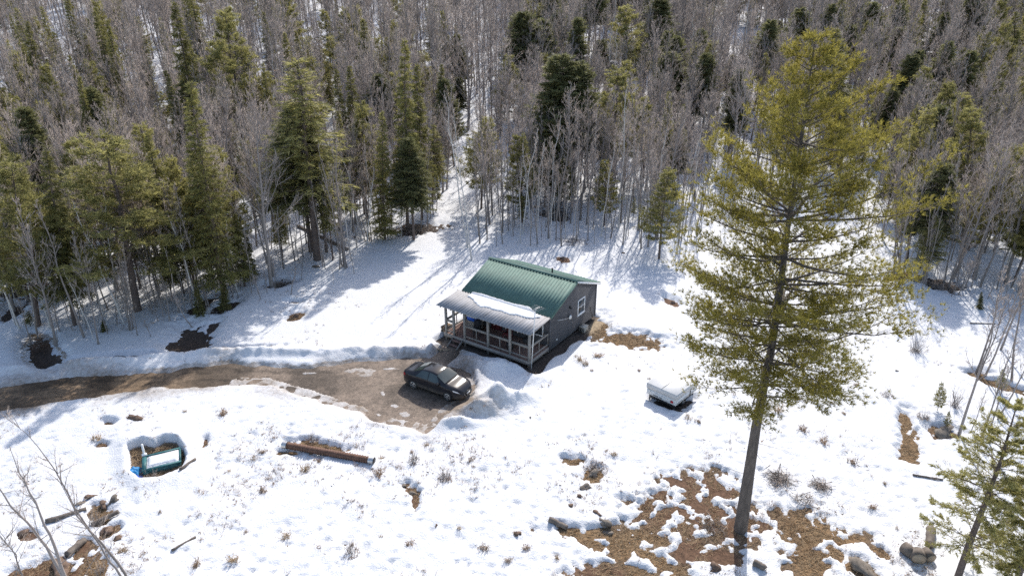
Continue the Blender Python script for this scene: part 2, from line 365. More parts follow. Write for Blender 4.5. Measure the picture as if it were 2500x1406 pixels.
def snow_fields(X, Y):
    zs = soil_z(X, Y)
    px, py = project(X, Y, zs + .2)
    near = (Y > 17)
    px = np.where(near, px, -9999); py = np.where(near, py, 9999)
    t = .30 + .07*fbm(X, Y, 5, 3, 3) + .03*fbm(X, Y, .9, 3, 21)
    front = sstep(985, 1120, py)*near                                   # thin pocked snow in the foreground
    pit = .25 + .75*sstep(-.15, .35, fbm(X, Y, 5.0, 2, 37))
    t = t - .12*front + front*(pit*.028*vnoise(X, Y, .22, 33) + pit*.05*fbm(X, Y, .5, 3, 31) + .10*fbm(X*.8+Y*.6, Y*.8-X*.6, 1.6, 3, 35))
    forest = sstep(640, 480, py)
    t = t - forest*.10 + forest*.10*fbm(X, Y, 2.2, 3, 41)
    nz = fbm(X, Y, 1.3, 5, 51, .72)
    nf = fbm(X, Y, .38, 2, 56, .8)
    tint = np.zeros(X.shape + (3,)); tint[:] = (.13, .095, .07)
    tint *= (1 + .3*fbm(X, Y, 2.0, 3, 61))[..., None]
    fp, fq = px.ravel(), py.ravel(); tf = t.ravel(); tif = tint.reshape(-1, 3); nzf, nff = nz.ravel(), nf.ravel(); n7 = fbm(X, Y, .7, 2, 71).ravel()
    for cx, cy, rx, ry, ang, kind, ro in PATCH:
        a = math.radians(ang); ex = 2.2*math.hypot(rx*math.cos(a), ry*math.sin(a)); ey = 2.2*math.hypot(rx*math.sin(a), ry*math.cos(a))
        sel = np.where((np.abs(fp-cx) < ex) & (np.abs(fq-cy) < ey))[0]
        if not len(sel): continue
        dx, dy = fp[sel]-cx, fq[sel]-cy
        u = (dx*math.cos(a) + dy*math.sin(a))/rx; v = (-dx*math.sin(a) + dy*math.cos(a))/ry
        q = np.sqrt(u*u + v*v)
        d = q - 1 + ro*1.9*nzf[sel] + 1.1*ro*nff[sel]
        new = np.minimum(tf[sel], -.07 + .37*sstep(-.35, 1.25, d) + .05*nff[sel]*sstep(.9, .1, np.abs(d)))
        tf[sel] = np.where(q < 2.2, new, tf[sel])
        w = sstep(1.7, .9, q)[:, None]*.92
        tif[sel] = tif[sel]*(1-w) + np.array(TINT[kind])*(1 + .25*n7[sel])[:, None]*w
    t = tf.reshape(X.shape); tint = tif.reshape(X.shape + (3,))
    for cx, cy, rx, ry, dep in PITS: t = t - dep*np.exp(-((px-cx)/rx)**2 - ((py-cy)/ry)**2)
    bump = np.zeros(X.shape)
    for cx, cy, rx, ry, h in BUMPS:
        bump += h*np.exp(-((px-cx)/rx)**2 - ((py-cy)/ry)**2)*near
    rough = np.clip(bump*2.2, 0, 1)
    t = t + bump*(1 + .35*fbm(X, Y, .8, 3, 81)) + rough*.17*fbm(X, Y, .5, 3, 91, .65)
    sd = poly_sd(px, py, DRIVE) + 5 + 8*fbm(X, Y, 1.2, 4, 101, .65) + 4*vnoise(X, Y, 3.1, 104)
    edge = sstep(-2, 16, sd)
    t = np.where(sd < 18, -.09 + (t+.09)*edge, t)
    lip = (sd < 5) & (sd > -13 + 5*vnoise(X, Y, 2.2, 107)) & (py > 915) & (px > 560)
    t = np.where(lip, np.maximum(t, .045 + .06*fbm(X, Y, .7, 3, 109)), t)      # thin dirty packed rim
    # packed snow left on the gravel between drive and parking place
    for cx, cy, rx, ry in ((880,903,62,13), (960,895,50,6), (985,1003,20,10), (960,985,14,8), (870,1003,56,6), (1020,1036,60,9), (935,955,12,14), (800,975,50,5), (1085,1005,26,8), (600,934,80,5), (760,905,40,6)):
        q = np.sqrt(((px-cx)/rx)**2 + ((py-cy)/ry)**2) + .8*nz
        t = np.where(sd < 6, np.maximum(t, .035 - .14*sstep(.5, 1.1, q)), t)
    hs = poly_sd(px, py, HOLLOW)
    t = np.where((hs > 0) & (hs < 90), t + .28*np.exp(-(hs/35)**2), t)
    t = np.where(hs < 4, -.5 + (t+.5)*sstep(-5, 3, hs), t)
    # bare ground under and beside the cabin
    lx, ly = cabin_local(X, Y)
    q = np.maximum(np.maximum(-7.35-lx, lx-(.75 + .35*vnoise(X, Y, 1.5, 7) - .3*sstep(5.5, 8, ly))), np.maximum(-.45 - ly + .25*vnoise(X, Y, 1.1, 9), ly-9.0))
    w = sstep(.35, -.05, q)
    t = t*(1-w) - .12*w
    w = sstep(1.2, .3, q)[..., None]*(lx < 1.9)[..., None]
    tan = (sstep(6.0, 7.0, ly)*sstep(.1, .4, lx))[..., None]  # sunlit strip beyond the house shadow, painted paler into the soil colour
    tint = tint*(1-w) + w*(np.array((.075, .06, .05))*(1-tan) + np.array((.32, .25, .17))*tan)
    dirt = np.clip(sstep(60, 2, np.abs(sd))*.95*(py > 855), 0, 1) * (.55 + .6*vnoise(X, Y, 2.3, 111))
    dirt = dirt + .55*np.exp(-((px-1170)/75)**2 - ((py-1005)/24)**2) + .12*np.exp(-((px-1190)/90)**2 - ((py-905)/25)**2)
    dirt = np.where((sd < 10), np.maximum(dirt, .62 + .2*vnoise(X, Y, .9, 113)), dirt)
    dirt = np.clip(dirt, 0, 1)*near
    return zs, t, dirt, tint, px, py, sd, front

GX, GY = np.meshgrid(AX, AY)
zs, st, dirt, tint, gpx, gpy, gsd, front = snow_fields(GX, GY)

# melt pocks and footprints in the foreground snow
NP_ = 5200
qx = RNG_T.uniform(-50, 2550, NP_); qy = np.where(RNG_T.random(NP_) < .85, RNG_T.uniform(985, 1420, NP_), RNG_T.uniform(820, 1000, NP_))
u_ = (IH/2-qy)/FPX; k_ = (CAM_H-.2)/(PS-u_*PC); pcx = (qx-IW/2)/FPX*k_; pcy = (PC+u_*PS)*k_
ok_ = fbm(pcx, pcy, 4.0, 2, 131) > RNG_T.uniform(-.75, .25, NP_)
for cx, cy in zip(pcx[ok_], pcy[ok_]):
    s = RNG_T.uniform(.06, .15); dep = RNG_T.uniform(.03, .11)
    i0, i1 = np.searchsorted(AX, (cx-3*s, cx+3*s)); j0, j1 = np.searchsorted(AY, (cy-3*s, cy+3*s))
    if i1 <= i0 or j1 <= j0: continue
    xx = AX[i0:i1][None] - cx; yy = (AY[j0:j1][:, None] - cy)*RNG_T.uniform(.8, 1.5)
    st[j0:j1, i0:i1] -= dep*np.exp(-(xx*xx+yy*yy)/(s*s))
# a few shallow vehicle tracks beside the drive's far bank
SZ = zs + st

def grid_faces(ny, nx, keep=None):
    i, j = np.meshgrid(np.arange(ny-1), np.arange(nx-1), indexing='ij')
    F = np.stack([i*nx+j, i*nx+j+1, (i+1)*nx+j+1, (i+1)*nx+j], -1)
    return F[keep] if keep is not None else F.reshape(-1, 4)

def set_attr(me, name, typ, data):
    a = me.attributes.new(name, typ, 'POINT')
    a.data.foreach_set('value' if typ == 'FLOAT' else 'color', np.asarray(data, np.float32).ravel())

ny, nx = GX.shape
V = np.stack([GX, GY, SZ], -1).reshape(-1, 3)
me = np_mesh('snow_cover', V, grid_faces(ny, nx), M['snow'], smooth=True)
set_attr(me, 'dirt', 'FLOAT', dirt)
link('snow_cover', me, kind='structure')
# soil sheet underneath: every second row and column, lifted by its own small relief
sx, sy = AX[::2], AY[::2]
SX, SY = np.meshgrid(sx, sy)
sz = zs[::2, ::2] + .02*fbm(SX, SY, .6, 3, 141)
hs_ = poly_sd(gpx[::2, ::2], gpy[::2, ::2], HOLLOW)
sz = sz - .35*sstep(2, -12, hs_)
for cx, cy, rx, ry, dep in PITS:
    sz = sz - dep*np.exp(-((gpx[::2, ::2]-cx)/rx)**2 - ((gpy[::2, ::2]-cy)/ry)**2)
V = np.stack([SX, SY, sz], -1).reshape(-1, 3)
me = np_mesh('ground', V, grid_faces(*SX.shape), M['soil'], smooth=True)
t2 = tint[::2, ::2].reshape(-1, 3); set_attr(me, 'tint', 'FLOAT_COLOR', np.c_[t2, np.ones(len(t2))])
link('ground', me, kind='structure')
# driveway: gravel sheet inside the ploughed outline
fs = gsd[:-1, :-1]
keep = (fs < 14) & (gpx[:-1, :-1] > -70) & (GY[:-1, :-1] > 17)
F = grid_faces(ny, nx, keep)
used = np.unique(F); remap = np.full(ny*nx, -1); remap[used] = np.arange(len(used))
wx, wy = GX.ravel()[used], GY.ravel()[used]
ruts = .02*np.exp(-((gsd.ravel()[used]+14)/5)**2)
dz = zs.ravel()[used] + .035 + .02*fbm(wx, wy, .5, 3, 151) - ruts
me = np_mesh('driveway', np.c_[wx, wy, dz], remap[F], M['gravel'], smooth=True)
n = fbm(wx, wy, 2.5, 4, 161); ppx = gpx.ravel()[used]; ppy = gpy.ravel()[used]
wet = sstep(-.1, .35, n + .15*np.sin(ppx/37))
left = sstep(700, 300, ppx)[:, None]
base = np.array((.22, .17, .132))*(1-left) + np.array((.22, .15, .092))*left
colr = .8*base*(1-.55*wet[:, None])*(1+.3*fbm(wx, wy, .35, 2, 171))[:, None]
trk = np.exp(-((gsd.ravel()[used]+9)/3.2)**2)*(ppx < 900)
colr = colr*(1-.55*trk*(.6+.4*vnoise(wx, wy, .8, 177)))[:, None]
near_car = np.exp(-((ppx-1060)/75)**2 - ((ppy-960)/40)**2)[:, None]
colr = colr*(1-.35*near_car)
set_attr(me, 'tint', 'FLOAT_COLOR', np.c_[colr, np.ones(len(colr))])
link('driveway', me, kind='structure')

def surf_z(x, y):
    """height of the visible surface (snow or bare ground) at a point"""
    i = int(np.clip(np.searchsorted(AX, x), 1, len(AX)-1)); j = int(np.clip(np.searchsorted(AY, y), 1, len(AY)-1))
    return float(max(SZ[j, i], zs[j, i]))

def surf_pt(px, py):
    """where the sight line through a picture point meets the visible surface"""
    p = ground_pt(px, py, .15)
    for _ in range(4):
        p = ground_pt(px, py, surf_z(p[0], p[1]) - float(soil_z(p[0], p[1])))
    return np.array([p[0], p[1], surf_z(p[0], p[1])])
# ------------------------------------------------------------------ cabin
def metal_roof(name, col, rough, noise=.12, rust=None):
    m = simple(name, col, rough, .35, noise, 2.5, stretch=(1, .3, 1)); return m
M['green'] = simple('green_metal', (.10, .17, .145), .65, 0, .2, 2.0, spec=.25)
M['greydeck'] = simple('weathered_metal', (.31, .305, .31), .75, 0, .3, 3.0, stretch=(1, .25, 1))
M['siding'] = simple('grey_siding', (.10, .10, .108), .85, 0, .35, 5, stretch=(.3, .3, 3), bump=.3)
M['greywood'] = simple('weathered_wood', (.29, .265, .24), .9, 0, .35, 7, bump=.3)
M['deckwood'] = simple('deck_boards', (.20, .125, .105), .85, 0, .35, 7, stretch=(.3, 2, 1))
M['trim'] = simple('white_trim', (.80, .80, .80), .5, 0, .06)
M['darkglass'] = simple('dark_glass', (.03, .035, .04), .08, 0, .2, spec=.6)
M['black'] = simple('black_plastic', (.025, .025, .027), .5, 0, .2)
M['interior'] = simple('shade_cloth', (.04, .04, .045), .9, 0, .4)
M['blue'] = simple('blue_plastic', (.02, .13, .62), .4, 0, .1)
M['red'] = simple('dark_red_paint', (.13, .03, .035), .6, 0, .3)
M['white'] = simple('white_plastic', (.75, .75, .73), .45, 0, .08)
M['steel'] = simple('galvanised_steel', (.5, .5, .5), .4, .7, .2)
M['tan'] = simple('tan_plastic', (.45, .42, .37), .6, 0, .15)

cab = thing('cabin', 'small grey-sided cabin with green metal roof and open front porch', 'cabin', (CAB_O[0], CAB_O[1], 0), -CAB_YAW)
W_, PD, HD, ZD = 7.08, 2.42, 6.43, .60          # width, porch depth, house depth, deck top
YB = PD + HD; YR = PD + HD/2; ZE, ZR = 2.93, 4.29
pitch = (ZR-ZE)/(YR-(PD-.21))
def roof_z(y): return ZR - abs(y-YR)*pitch
WT = .14
# side walls with gables (right, left), front and back walls: body plus lapped boards
def gable(x0, x1):
    mb = MB(); zt = roof_z(PD)-.06; zr = roof_z(YR)-.07; z0 = .28
    prof = [(PD, z0), (YB, z0), (YB, zt), (YR, zr), (PD, zt)]
    V = [(x0, y, z) for y, z in prof] + [(x1, y, z) for y, z in prof]
    n = 5
    mb.add(V, T=[[0,1,4],[1,2,4],[2,3,4],[5,9,6],[6,9,7],[7,9,8]], Q=[[i, i+n, (i+1) % n+n, (i+1) % n] for i in range(n)])
    return mb
wr = gable(-WT, 0).build('wall', M['siding'], cab)
wl = gable(-W_, -W_+WT).build('wall', M['siding'], cab)
def laps(x, sgn, parent):
    mb = MB(); z = .28
    while z < ZR-.15:
        z1 = z+.145
        half = (ZR-.12-z1)/pitch
        y0 = max(PD, YR-half); y1 = min(YB, YR+half)
        if y1-y0 > .2:
            o0 = sgn*.028; o1 = sgn*.006
            V = [(x, y0, z), (x, y1, z), (x, y1, z1), (x, y0, z1), (x+o0, y0, z), (x+o0, y1, z), (x+o1, y1, z1), (x+o1, y0, z1)]
            mb.add(V, Q=[[4,5,6,7],[0,1,5,4],[3,7,6,2],[0,4,7,3],[1,2,6,5]])
        z = z1
    return mb.build('siding_boards', M['siding'], parent)
laps(.001, 1, wr); laps(-W_-.001, -1, wl)
wf = MB().box((-W_+WT+.002, PD, .28), (-WT-.002, PD+WT, ZE-.02)).build('wall', M['siding'], cab)
wb = MB().box((-W_+WT+.002, YB-WT, .28), (-WT-.002, YB, ZE-.02)).build('wall', M['siding'], cab)
mb = MB(); z = .62
while z < ZE-.2:
    mb.add([(-W_+.16, PD-.03, z), (-.16, PD-.03, z), (-.16, PD-.004, z+.14), (-W_+.16, PD-.004, z+.14), (-W_+.16, PD-.002, z), (-.16, PD-.002, z)], Q=[[0,1,2,3],[0,4,5,1]])
    z += .145
mb.build('siding_boards', M['siding'], wf)
# roof sheets with standing ribs
def ribbed(name, mat, x0, x1, ya, za, yb, zb, n, rib_w, rib_h, parent, th=.03):
    """one sheet from (ya,za) up to (yb,zb) with n ribs across x"""
    xs = [x0]; hs = [0]
    step = (x1-x0)/n
    prof = []
    for i in range(n):
        c = x0+step*(i+.5)
        prof += [(c-step/2+.001, 0), (c-rib_w, 0), (c-rib_w*.5, rib_h), (c+rib_w*.5, rib_h), (c+rib_w, 0)]
    prof.append((x1, 0))
    L = math.hypot(yb-ya, zb-za); nyv, nzv = -(zb-za)/L, (yb-ya)/L
    if nzv < 0: nyv, nzv = -nyv, -nzv
    V = []; m = len(prof)
    for (y, z) in ((ya, za), (yb, zb)):
        for x, h in prof: V.append((x, y+nyv*h, z+nzv*h))
    for (y, z) in ((ya, za), (yb, zb)):
        for x, h in prof: V.append((x, y+nyv*(h-th), z+nzv*(h-th)))
    Q = [[i, i+1, m+i+1, m+i] for i in range(m-1)] + [[2*m+i+1, 2*m+i, 3*m+i, 3*m+i+1] for i in range(m-1)] + [[i+1, i, 2*m+i, 2*m+i+1] for i in range(m-1)] + [[m+i, m+i+1, 3*m+i+1, 3*m+i] for i in range(m-1)] + [[0, m, 3*m, 2*m], [2*m-1, m-1, 3*m-1, 4*m-1]]
    return MB().add(V, Q=Q).build(name, mat, parent)
RX0, RX1 = -W_-.14, .24
ribbed('roof', M['green'], RX0, RX1, PD-.21, ZE, YR, ZR, 30, .03, .035, cab)
ribbed('roof', M['green'], RX0, RX1, YB+.28, ZR-(YB+.28-YR)*pitch, YR, ZR, 30, .03, .035, cab)
rc = MB(); k = .17*pitch
V = []
for x in (RX0-.02, RX1+.02):
    V += [(x, YR-.17, ZR-k+.055), (x, YR, ZR+.062), (x, YR+.17, ZR-k+.055), (x, YR+.17, ZR-k+.03), (x, YR, ZR+.037), (x, YR-.17, ZR-k+.03)]
rc.add(V, Q=[[i, i+6, (i+1) % 6+6, (i+1) % 6] for i in range(6)] + [[0,1,4,5],[1,2,3,4],[6,11,10,7],[7,10,9,8]])
rc.build('ridge_cap', M['green'], cab)
for xx in (RX1, RX0):                              # rake boards under the sheet edge
    s = 1 if xx == RX1 else -1
    for (ya, yb) in ((PD-.2, YR), (YB+.27, YR)):
        MB().beam((xx-s*.03, ya, roof_z(ya)-.115), (xx-s*.03, yb, roof_z(yb)-.115), .03, .13).build('rake_board', M['trim'] if ya > YR else M['green'], cab)
MB().box((RX0+.05, YB+.2, roof_z(YB+.28)-.18), (RX1-.05, YB+.235, roof_z(YB+.28)-.035)).build('fascia', M['trim'], cab)
MB().box((RX0+.05, PD-.19, ZE-.19), (RX1-.05, PD-.16, ZE-.05)).build('fascia', M['greywood'], cab)
mb = MB().tube([(-2.26, 6.35, 3.9), (-2.26, 6.35, 4.33)], .055, 10).tube([(-2.26, 6.35, 4.33), (-2.26, 6.35, 4.37)], .085, 10)
mb.build('vent_pipe', M['black'], cab)
# corner trim
for y in (PD+.02, YB-.02):
    MB().box((.006, y-.05, .27), (.05, y+.05, roof_z(y)-.1)).build('corner_board', M['siding'], cab)
# gable window
wy0, wy1, wz0, wz1 = 6.12, 7.12, 1.36, 2.54
win = MB().box((-.01, wy0+.06, wz0+.06), (.035, wy1-.06, wz1-.06)).build('window', M['darkglass'], cab, label='white-framed sash window in the gable wall')
f = MB()
for a, b in (((.0, wy0, wz0), (.06, wy1, wz0+.075)), ((.0, wy0, wz1-.075), (.06, wy1, wz1)), ((.0, wy0, wz0+.076), (.06, wy0+.075, wz1-.076)), ((.0, wy1-.075, wz0+.076), (.06, wy1, wz1-.076))): f.box(a, b)
f.build('frame', M['trim'], win)
MB().box((.02, wy0+.077, (wz0+wz1)/2-.022), (.052, wy1-.077, (wz0+wz1)/2+.022)).build('sash_bar', M['trim'], win)
MB().box((.0, wy0-.04, wz0-.05), (.085, wy1+.04, wz0-.002)).build('sill', M['trim'], win)
# wall fittings on the gable side
mb = MB().box((0.03, 4.9, 2.46), (.1, 5.02, 2.6)).tube([(.1, 4.96, 2.52), (.2, 4.96, 2.42)], [.05, .085], 10); mb.build('wall_lamp', M['black'], cab)
arm = MB().tube([(.03, 3.22, 2.28), (.16, 3.3, 2.25), (.2, 4.2, 1.98), (.18, 4.8, 1.85)], .018, 6).build('bracket_arm', M['steel'], cab)
MB().tube([(.10, 4.84, 1.84), (.14, 4.84, 1.84), (.20, 4.84, 1.84)], [.05, .14, .16], 14).build('reflector_dish', M['white'], cab)
MB().box((.03, 3.27, .70), (.075, 3.38, .80)).build('wall_vent', M['white'], cab)
MB().tube([(.06, 8.0, 1.3), (.06, 8.05, 1.0), (.06, 8.3, .6), (.06, 8.4, .3)], .02, 6).build('cable', M['black'], cab)
# foundation piers
for x in (-W_+.3, -W_/2, -.3):
    for y in (PD+.3, YR, YB-.3):
        MB().box((x-.15, y-.15, -.1), (x+.15, y+.15, .279)).build('pier', M['greywood'], cab)
# deck: each board, rim joists, posts
for i in range(17):
    y0 = .03+i*.14
    MB().box((-W_+.02, y0, ZD-.04), (-.02, y0+.132, ZD)).build('deck_board', M['deckwood'], cab)
MB().box((-W_, -.02, ZD-.27), (0, .024, ZD-.003)).build('rim_joist', M['greywood'], cab)
MB().box((-.022, .028, ZD-.27), (.022, PD-.002, ZD-.003)).build('rim_joist', M['greywood'], cab)
MB().box((-W_-.022, .028, ZD-.27), (-W_+.018, PD-.002, ZD-.003)).build('rim_joist', M['greywood'], cab)
PZ0, PZ1 = 2.70, 2.90                              # porch roof front and back
def proof_z(y): return PZ0 + (y+.25)/(PD+.05)*(PZ1-PZ0)
for x in (-6.93, -6.25, -5.31, -3.34, -1.57, -.07):
    post = MB().box((x-.07, -.075+.1, ZD+.001 if False else -.1), (x+.07, .065+.1, proof_z(.1)-.13))
    post.build('post', M['greywood'], cab)
MB().box((-W_-.2, .03, PZ0-.155), (.15, .165, PZ0-.02)).build('porch_beam', M['greywood'], cab)
for i in range(9):
    x = -W_-.1 + i*(W_+.2)/8
    MB().beam((x, -.2, PZ0-.085+.0), (x, PD-.05, PZ1-.085), .045, .09).build('rafter', M['greywood'], cab)
ribbed('porch_roof', M['greydeck'], -W_-.42, .2, -.25, PZ0, PD-.2, PZ1, 34, .05, .03, cab, .012)
# porch railings
def rail_run(xa, xb, bal):
    y = .1
    MB().box((xa, y-.06, 1.60), (xb, y+.06, 1.64)).build('handrail', M['greywood'], cab)
    MB().box((xa, y-.02, 1.49), (xb, y+.02, 1.598)).build('rail', M['greywood'], cab)
    MB().box((xa, y-.02, .74), (xb, y+.02, .83)).build('rail', M['greywood'], cab)
    for x in bal:
        MB().box((x-.022, y-.065, .63), (x+.022, y-.021, 1.597)).build('baluster', M['greywood'], cab)
rail_run(-5.238, -3.412, (-4.29,)); rail_run(-3.268, -1.642, (-2.36,)); rail_run(-1.498, -.142, (-.79,)); rail_run(-6.858, -6.322, ())
for x in (-.07, -W_+.12):
    MB().box((x-.06, .19, 1.60), (x+.06, PD-.034, 1.64)).build('handrail', M['greywood'], cab)
    MB().box((x-.02, .19, 1.49), (x+.02, PD-.034, 1.598)).build('rail', M['greywood'], cab)
    MB().box((x-.02, .19, .74), (x+.02, PD-.034, .83)).build('rail', M['greywood'], cab)
    MB().box((x-.022, 1.24, .832), (x+.022, 1.29, 1.488)).build('baluster', M['greywood'], cab)
    MB().box((x-.022, PD-.1, .832), (x+.022, PD-.056, 1.488)).build('baluster', M['greywood'], cab)
# porch wall: door and two windows
dr = MB().box((-4.75, PD-.075, .62), (-3.85, PD-.032, 2.55)).build('door', M['red'], cab, label='dark red front door under the porch roof')
MB().tube([(-3.95, PD-.08, 1.55), (-3.95, PD-.14, 1.55)], .03, 8).build('handle', M['steel'], dr)
for x0, x1 in ((-2.7, -1.7), (-1.25, -.45)):
    w = MB().box((x0+.06, PD-.06, 1.3), (x1-.06, PD-.032, 2.3)).build('window', M['darkglass'], cab)
    f = MB()
    f.box((x0, PD-.085, 1.22), (x1, PD-.034, 1.3)).box((x0, PD-.085, 2.3), (x1, PD-.034, 2.38)).box((x0, PD-.085, 1.302), (x0+.07, PD-.034, 2.298)).box((x1-.07, PD-.085, 1.302), (x1, PD-.034, 2.298))
    f.build('frame', M['trim'], w)
# steps from the deck down to the path
for i in range(2):
    MB().box((-6.2, -.30-.3*i, .36-.2*i), (-5.45, -.03-.3*i, .40-.2*i)).build('step', M['deckwood'], cab)
for x in (-6.24, -5.43):
    MB().beam((x, -.02, .42), (x, -.72, .02), .04, .2).build('stringer', M['greywood'], cab)

def cabl(a, b, z=0):
    c, s = math.cos(CAB_YAW), math.sin(CAB_YAW)
    return (CAB_O[0]+a*c+b*s, CAB_O[1]-a*s+b*c, z)

# snow left on the porch roof and the foot of the green roof
def roof_snow():
    nx_, ny_ = 140, 36
    xs = np.linspace(-6.35, -.35, nx_); s = np.linspace(0, 1, ny_)
    Xs, S = np.meshgrid(xs, s)
    low = 1.12 + .3*fbm(xs, xs*0, 1.1, 4, 201, .7) + .55*sstep(-4.6, -6.2, xs) + .25*sstep(-3, -1, xs) + .4*sstep(-.9, -.35, xs)
    high = 2.46 + .12*fbm(xs, xs*0, .9, 3, 211) - .35*sstep(-1.8, -.6, xs) - .15*sstep(-5.6, -6.35, xs)
    Ys = low[None]*(1-S) + high[None]*S
    base = np.where(Ys < PD-.2, proof_z(Ys), ZE + (Ys-(PD-.21))*pitch) + .034
    e = np.minimum(np.minimum(S, 1-S)*4.5, np.minimum(Xs+6.35, -.35-Xs)*2.5)
    th = .04*sstep(0, .3, e)*(1+.35*fbm(Xs, Ys, .4, 3, 221)) - .02*(e < .03)
    V = np.stack([Xs, Ys, base+th], -1).reshape(-1, 3)
    me = np_mesh('snow_patch', V, grid_faces(ny_, nx_), M['snow'], smooth=True)
    o = link('snow_patch', me, label='long ragged strip of snow lying on the grey porch roof', category='snow')
    o.location = (CAB_O[0], CAB_O[1], 0); o.rotation_euler = (0, 0, -CAB_YAW)
roof_snow()

# ---- things on and around the porch
def at_cab(name, label, cat, a, b, z, rz=0.0): return thing(name, label, cat, cabl(a, b, z), -CAB_YAW+rz)
t = at_cab('plank_cabinet', 'grey plank cabinet on the porch under the blue cooler', 'cabinet', -5.75, 1.75, ZD)
for i in range(4): MB().box((-.52, -.302, .02+i*.14), (.52, -.28, .15+i*.14)).build('plank', M['greywood'], t)
MB().box((-.52, -.278, 0), (.52, .3, .575)).build('carcass', M['greywood'], t)
MB().box((-.55, -.33, .577), (.55, .32, .61)).build('top', M['greywood'], t)
t = at_cab('cooler', 'bright blue cooler with white lid on the porch', 'cooler', -5.8, 1.68, ZD+.612)
V = []
for z, k in ((0, .92), (.30, 1.0)):
    V += [(-.4*k, -.22*k, z), (.4*k, -.22*k, z), (.4*k, .22*k, z), (-.4*k, .22*k, z)]
MB().add(V, Q=[[3,2,1,0],[4,5,6,7],[0,1,5,4],[1,2,6,5],[2,3,7,6],[3,0,4,7]]).build('body', M['blue'], t)
MB().box((-.42, -.235, .302), (.42, .235, .37)).build('lid', M['white'], t)
MB().tube([(-.405, -.12, .2), (-.46, -.12, .2), (-.46, .12, .2), (-.405, .12, .2)], .015, 6).build('handle', M['white'], t)
t = at_cab('grill', 'black kettle grill at the right end of the porch', 'grill', -1.0, 1.25, ZD)
a = np.linspace(-math.pi/2, math.pi/2, 9)
MB().tube([(0, 0, .72+.30*math.sin(v)*(.8 if v < 0 else .85)) for v in a], [max(.02, .34*math.cos(v)) for v in a], 16).build('bowl', M['black'], t, smooth=True)
for k in range(3):
    an = k*2.1+.4
    MB().tube([(.22*math.cos(an), .22*math.sin(an), .5), (.34*math.cos(an), .34*math.sin(an), 0)], .016, 6).build('leg', M['steel'], t)
MB().tube([(-.07, 0, .985), (-.07, 0, 1.03), (.07, 0, 1.03), (.07, 0, .985)], .012, 6).build('handle', M['black'], t)
t = at_cab('bucket', 'dark grey tub on the porch floor behind the middle railing', 'bucket', -2.0, .75, ZD)
MB().tube([(0, 0, 0), (0, 0, .36), (0, 0, .37)], [.2, .26, .27], 14).build('body', M['interior'], t)
MB().tube([(-.26, 0, .34), (-.2, 0, .5), (0, 0, .56), (.2, 0, .5), (.26, 0, .34)], .01, 6).build('handle', M['steel'], t)
def porch_chair(label, a, b, rz, mat):
    t = at_cab('porch_chair', label, 'chair', a, b, ZD, rz)
    MB().box((-.25, -.25, .40), (.25, .25, .44)).build('seat', mat, t)
    MB().beam((0, .24, .44), (0, .36, .98), .5, .04, (0, 1, 0)).build('backrest', mat, t)
    for x in (-.22, .22):
        for y in (-.22, .22): MB().box((x-.025, y-.025, 0), (x+.025, y+.025, .399)).build('leg', mat, t)
        MB().box((x-.03, -.25, .62), (x+.03, .28, .65)).build('armrest', mat, t)
porch_chair('dark red armchair against the porch wall beside the middle window', -2.9, 1.7, 0, M['red'])
porch_chair('dark chair on the porch between the door and the blue cooler', -4.95, 1.0, .5, M['interior'])
t = at_cab('antenna', 'white antenna mast leaning against the right front porch corner', 'antenna', .19, -.06, -.02)
topp = np.array((.30, -.1, 4.6))
MB().tube([(0, 0, .0), topp*.55, topp], .027, 8).build('mast', M['white'], t)
b0 = topp+np.array((-.1, -.28, -.05)); b1 = topp+np.array((.12, .34, .07))
MB().tube([b0, b1], .016, 6).build('boom', M['steel'], t)
for q in np.linspace(0, 1, 6):
    c = b0*(1-q)+b1*q; h = .28+.16*q
    MB().tube([c+np.array((-h, .05, 0)), c+np.array((h, -.05, 0))], .008, 5).build('element', M['steel'], t)
t = at_cab('utility_box', 'small pale grey box standing by the gable wall', 'box', .38, 6.5, 0)
MB().box((-.22, -.25, .1), (.22, .25, .5)).build('housing', M['tan'], t)
MB().box((-.25, -.28, .502), (.25, .28, .53)).build('cover', M['tan'], t)
for i in range(4): MB().box((-.18, -.262, .17+i*.075), (.18, -.251, .21+i*.075)).build('louvre', M['black'], t)
for x in (-.18, .18):
    for y in (-.2, .2): MB().box((x-.03, y-.03, 0), (x+.03, y+.03, .099)).build('leg', M['black'], t)
for i, (a, b, rz, lab) in enumerate(((-6.55, -1.55, .5, 'longer loose plank lying in the path near the porch steps'), (-6.1, -1.2, .9, 'short loose board lying just below the porch steps'))):
    o = MB().box((-.5+.15*i, -.09, 0), (.5-.15*i, .09, .04)).build('loose_plank', M['cutwood'], label=lab, category='plank')
    p = cabl(a, b); o.location = (p[0], p[1], surf_z(p[0], p[1])+.02); o.rotation_euler = (0.03, 0.02, rz-CAB_YAW)
t = at_cab('firewood_rack', 'low heap of brown firewood at the left end of the porch', 'firewood', -7.45, .7, 0)
for i in range(9):
    r = .075; x = (i % 3)*.17-.17; z = .42+(i//3)*.14
    MB().tube([(x, -.35+.04*(i % 2), z), (x+.02, .35, z)], r, 7).build('log', M['weed'] if i % 2 else M['deadwood'], t)
MB().box((-.3, -.3, .0), (.3, .3, .34)).build('pallet', M['greywood'], t)

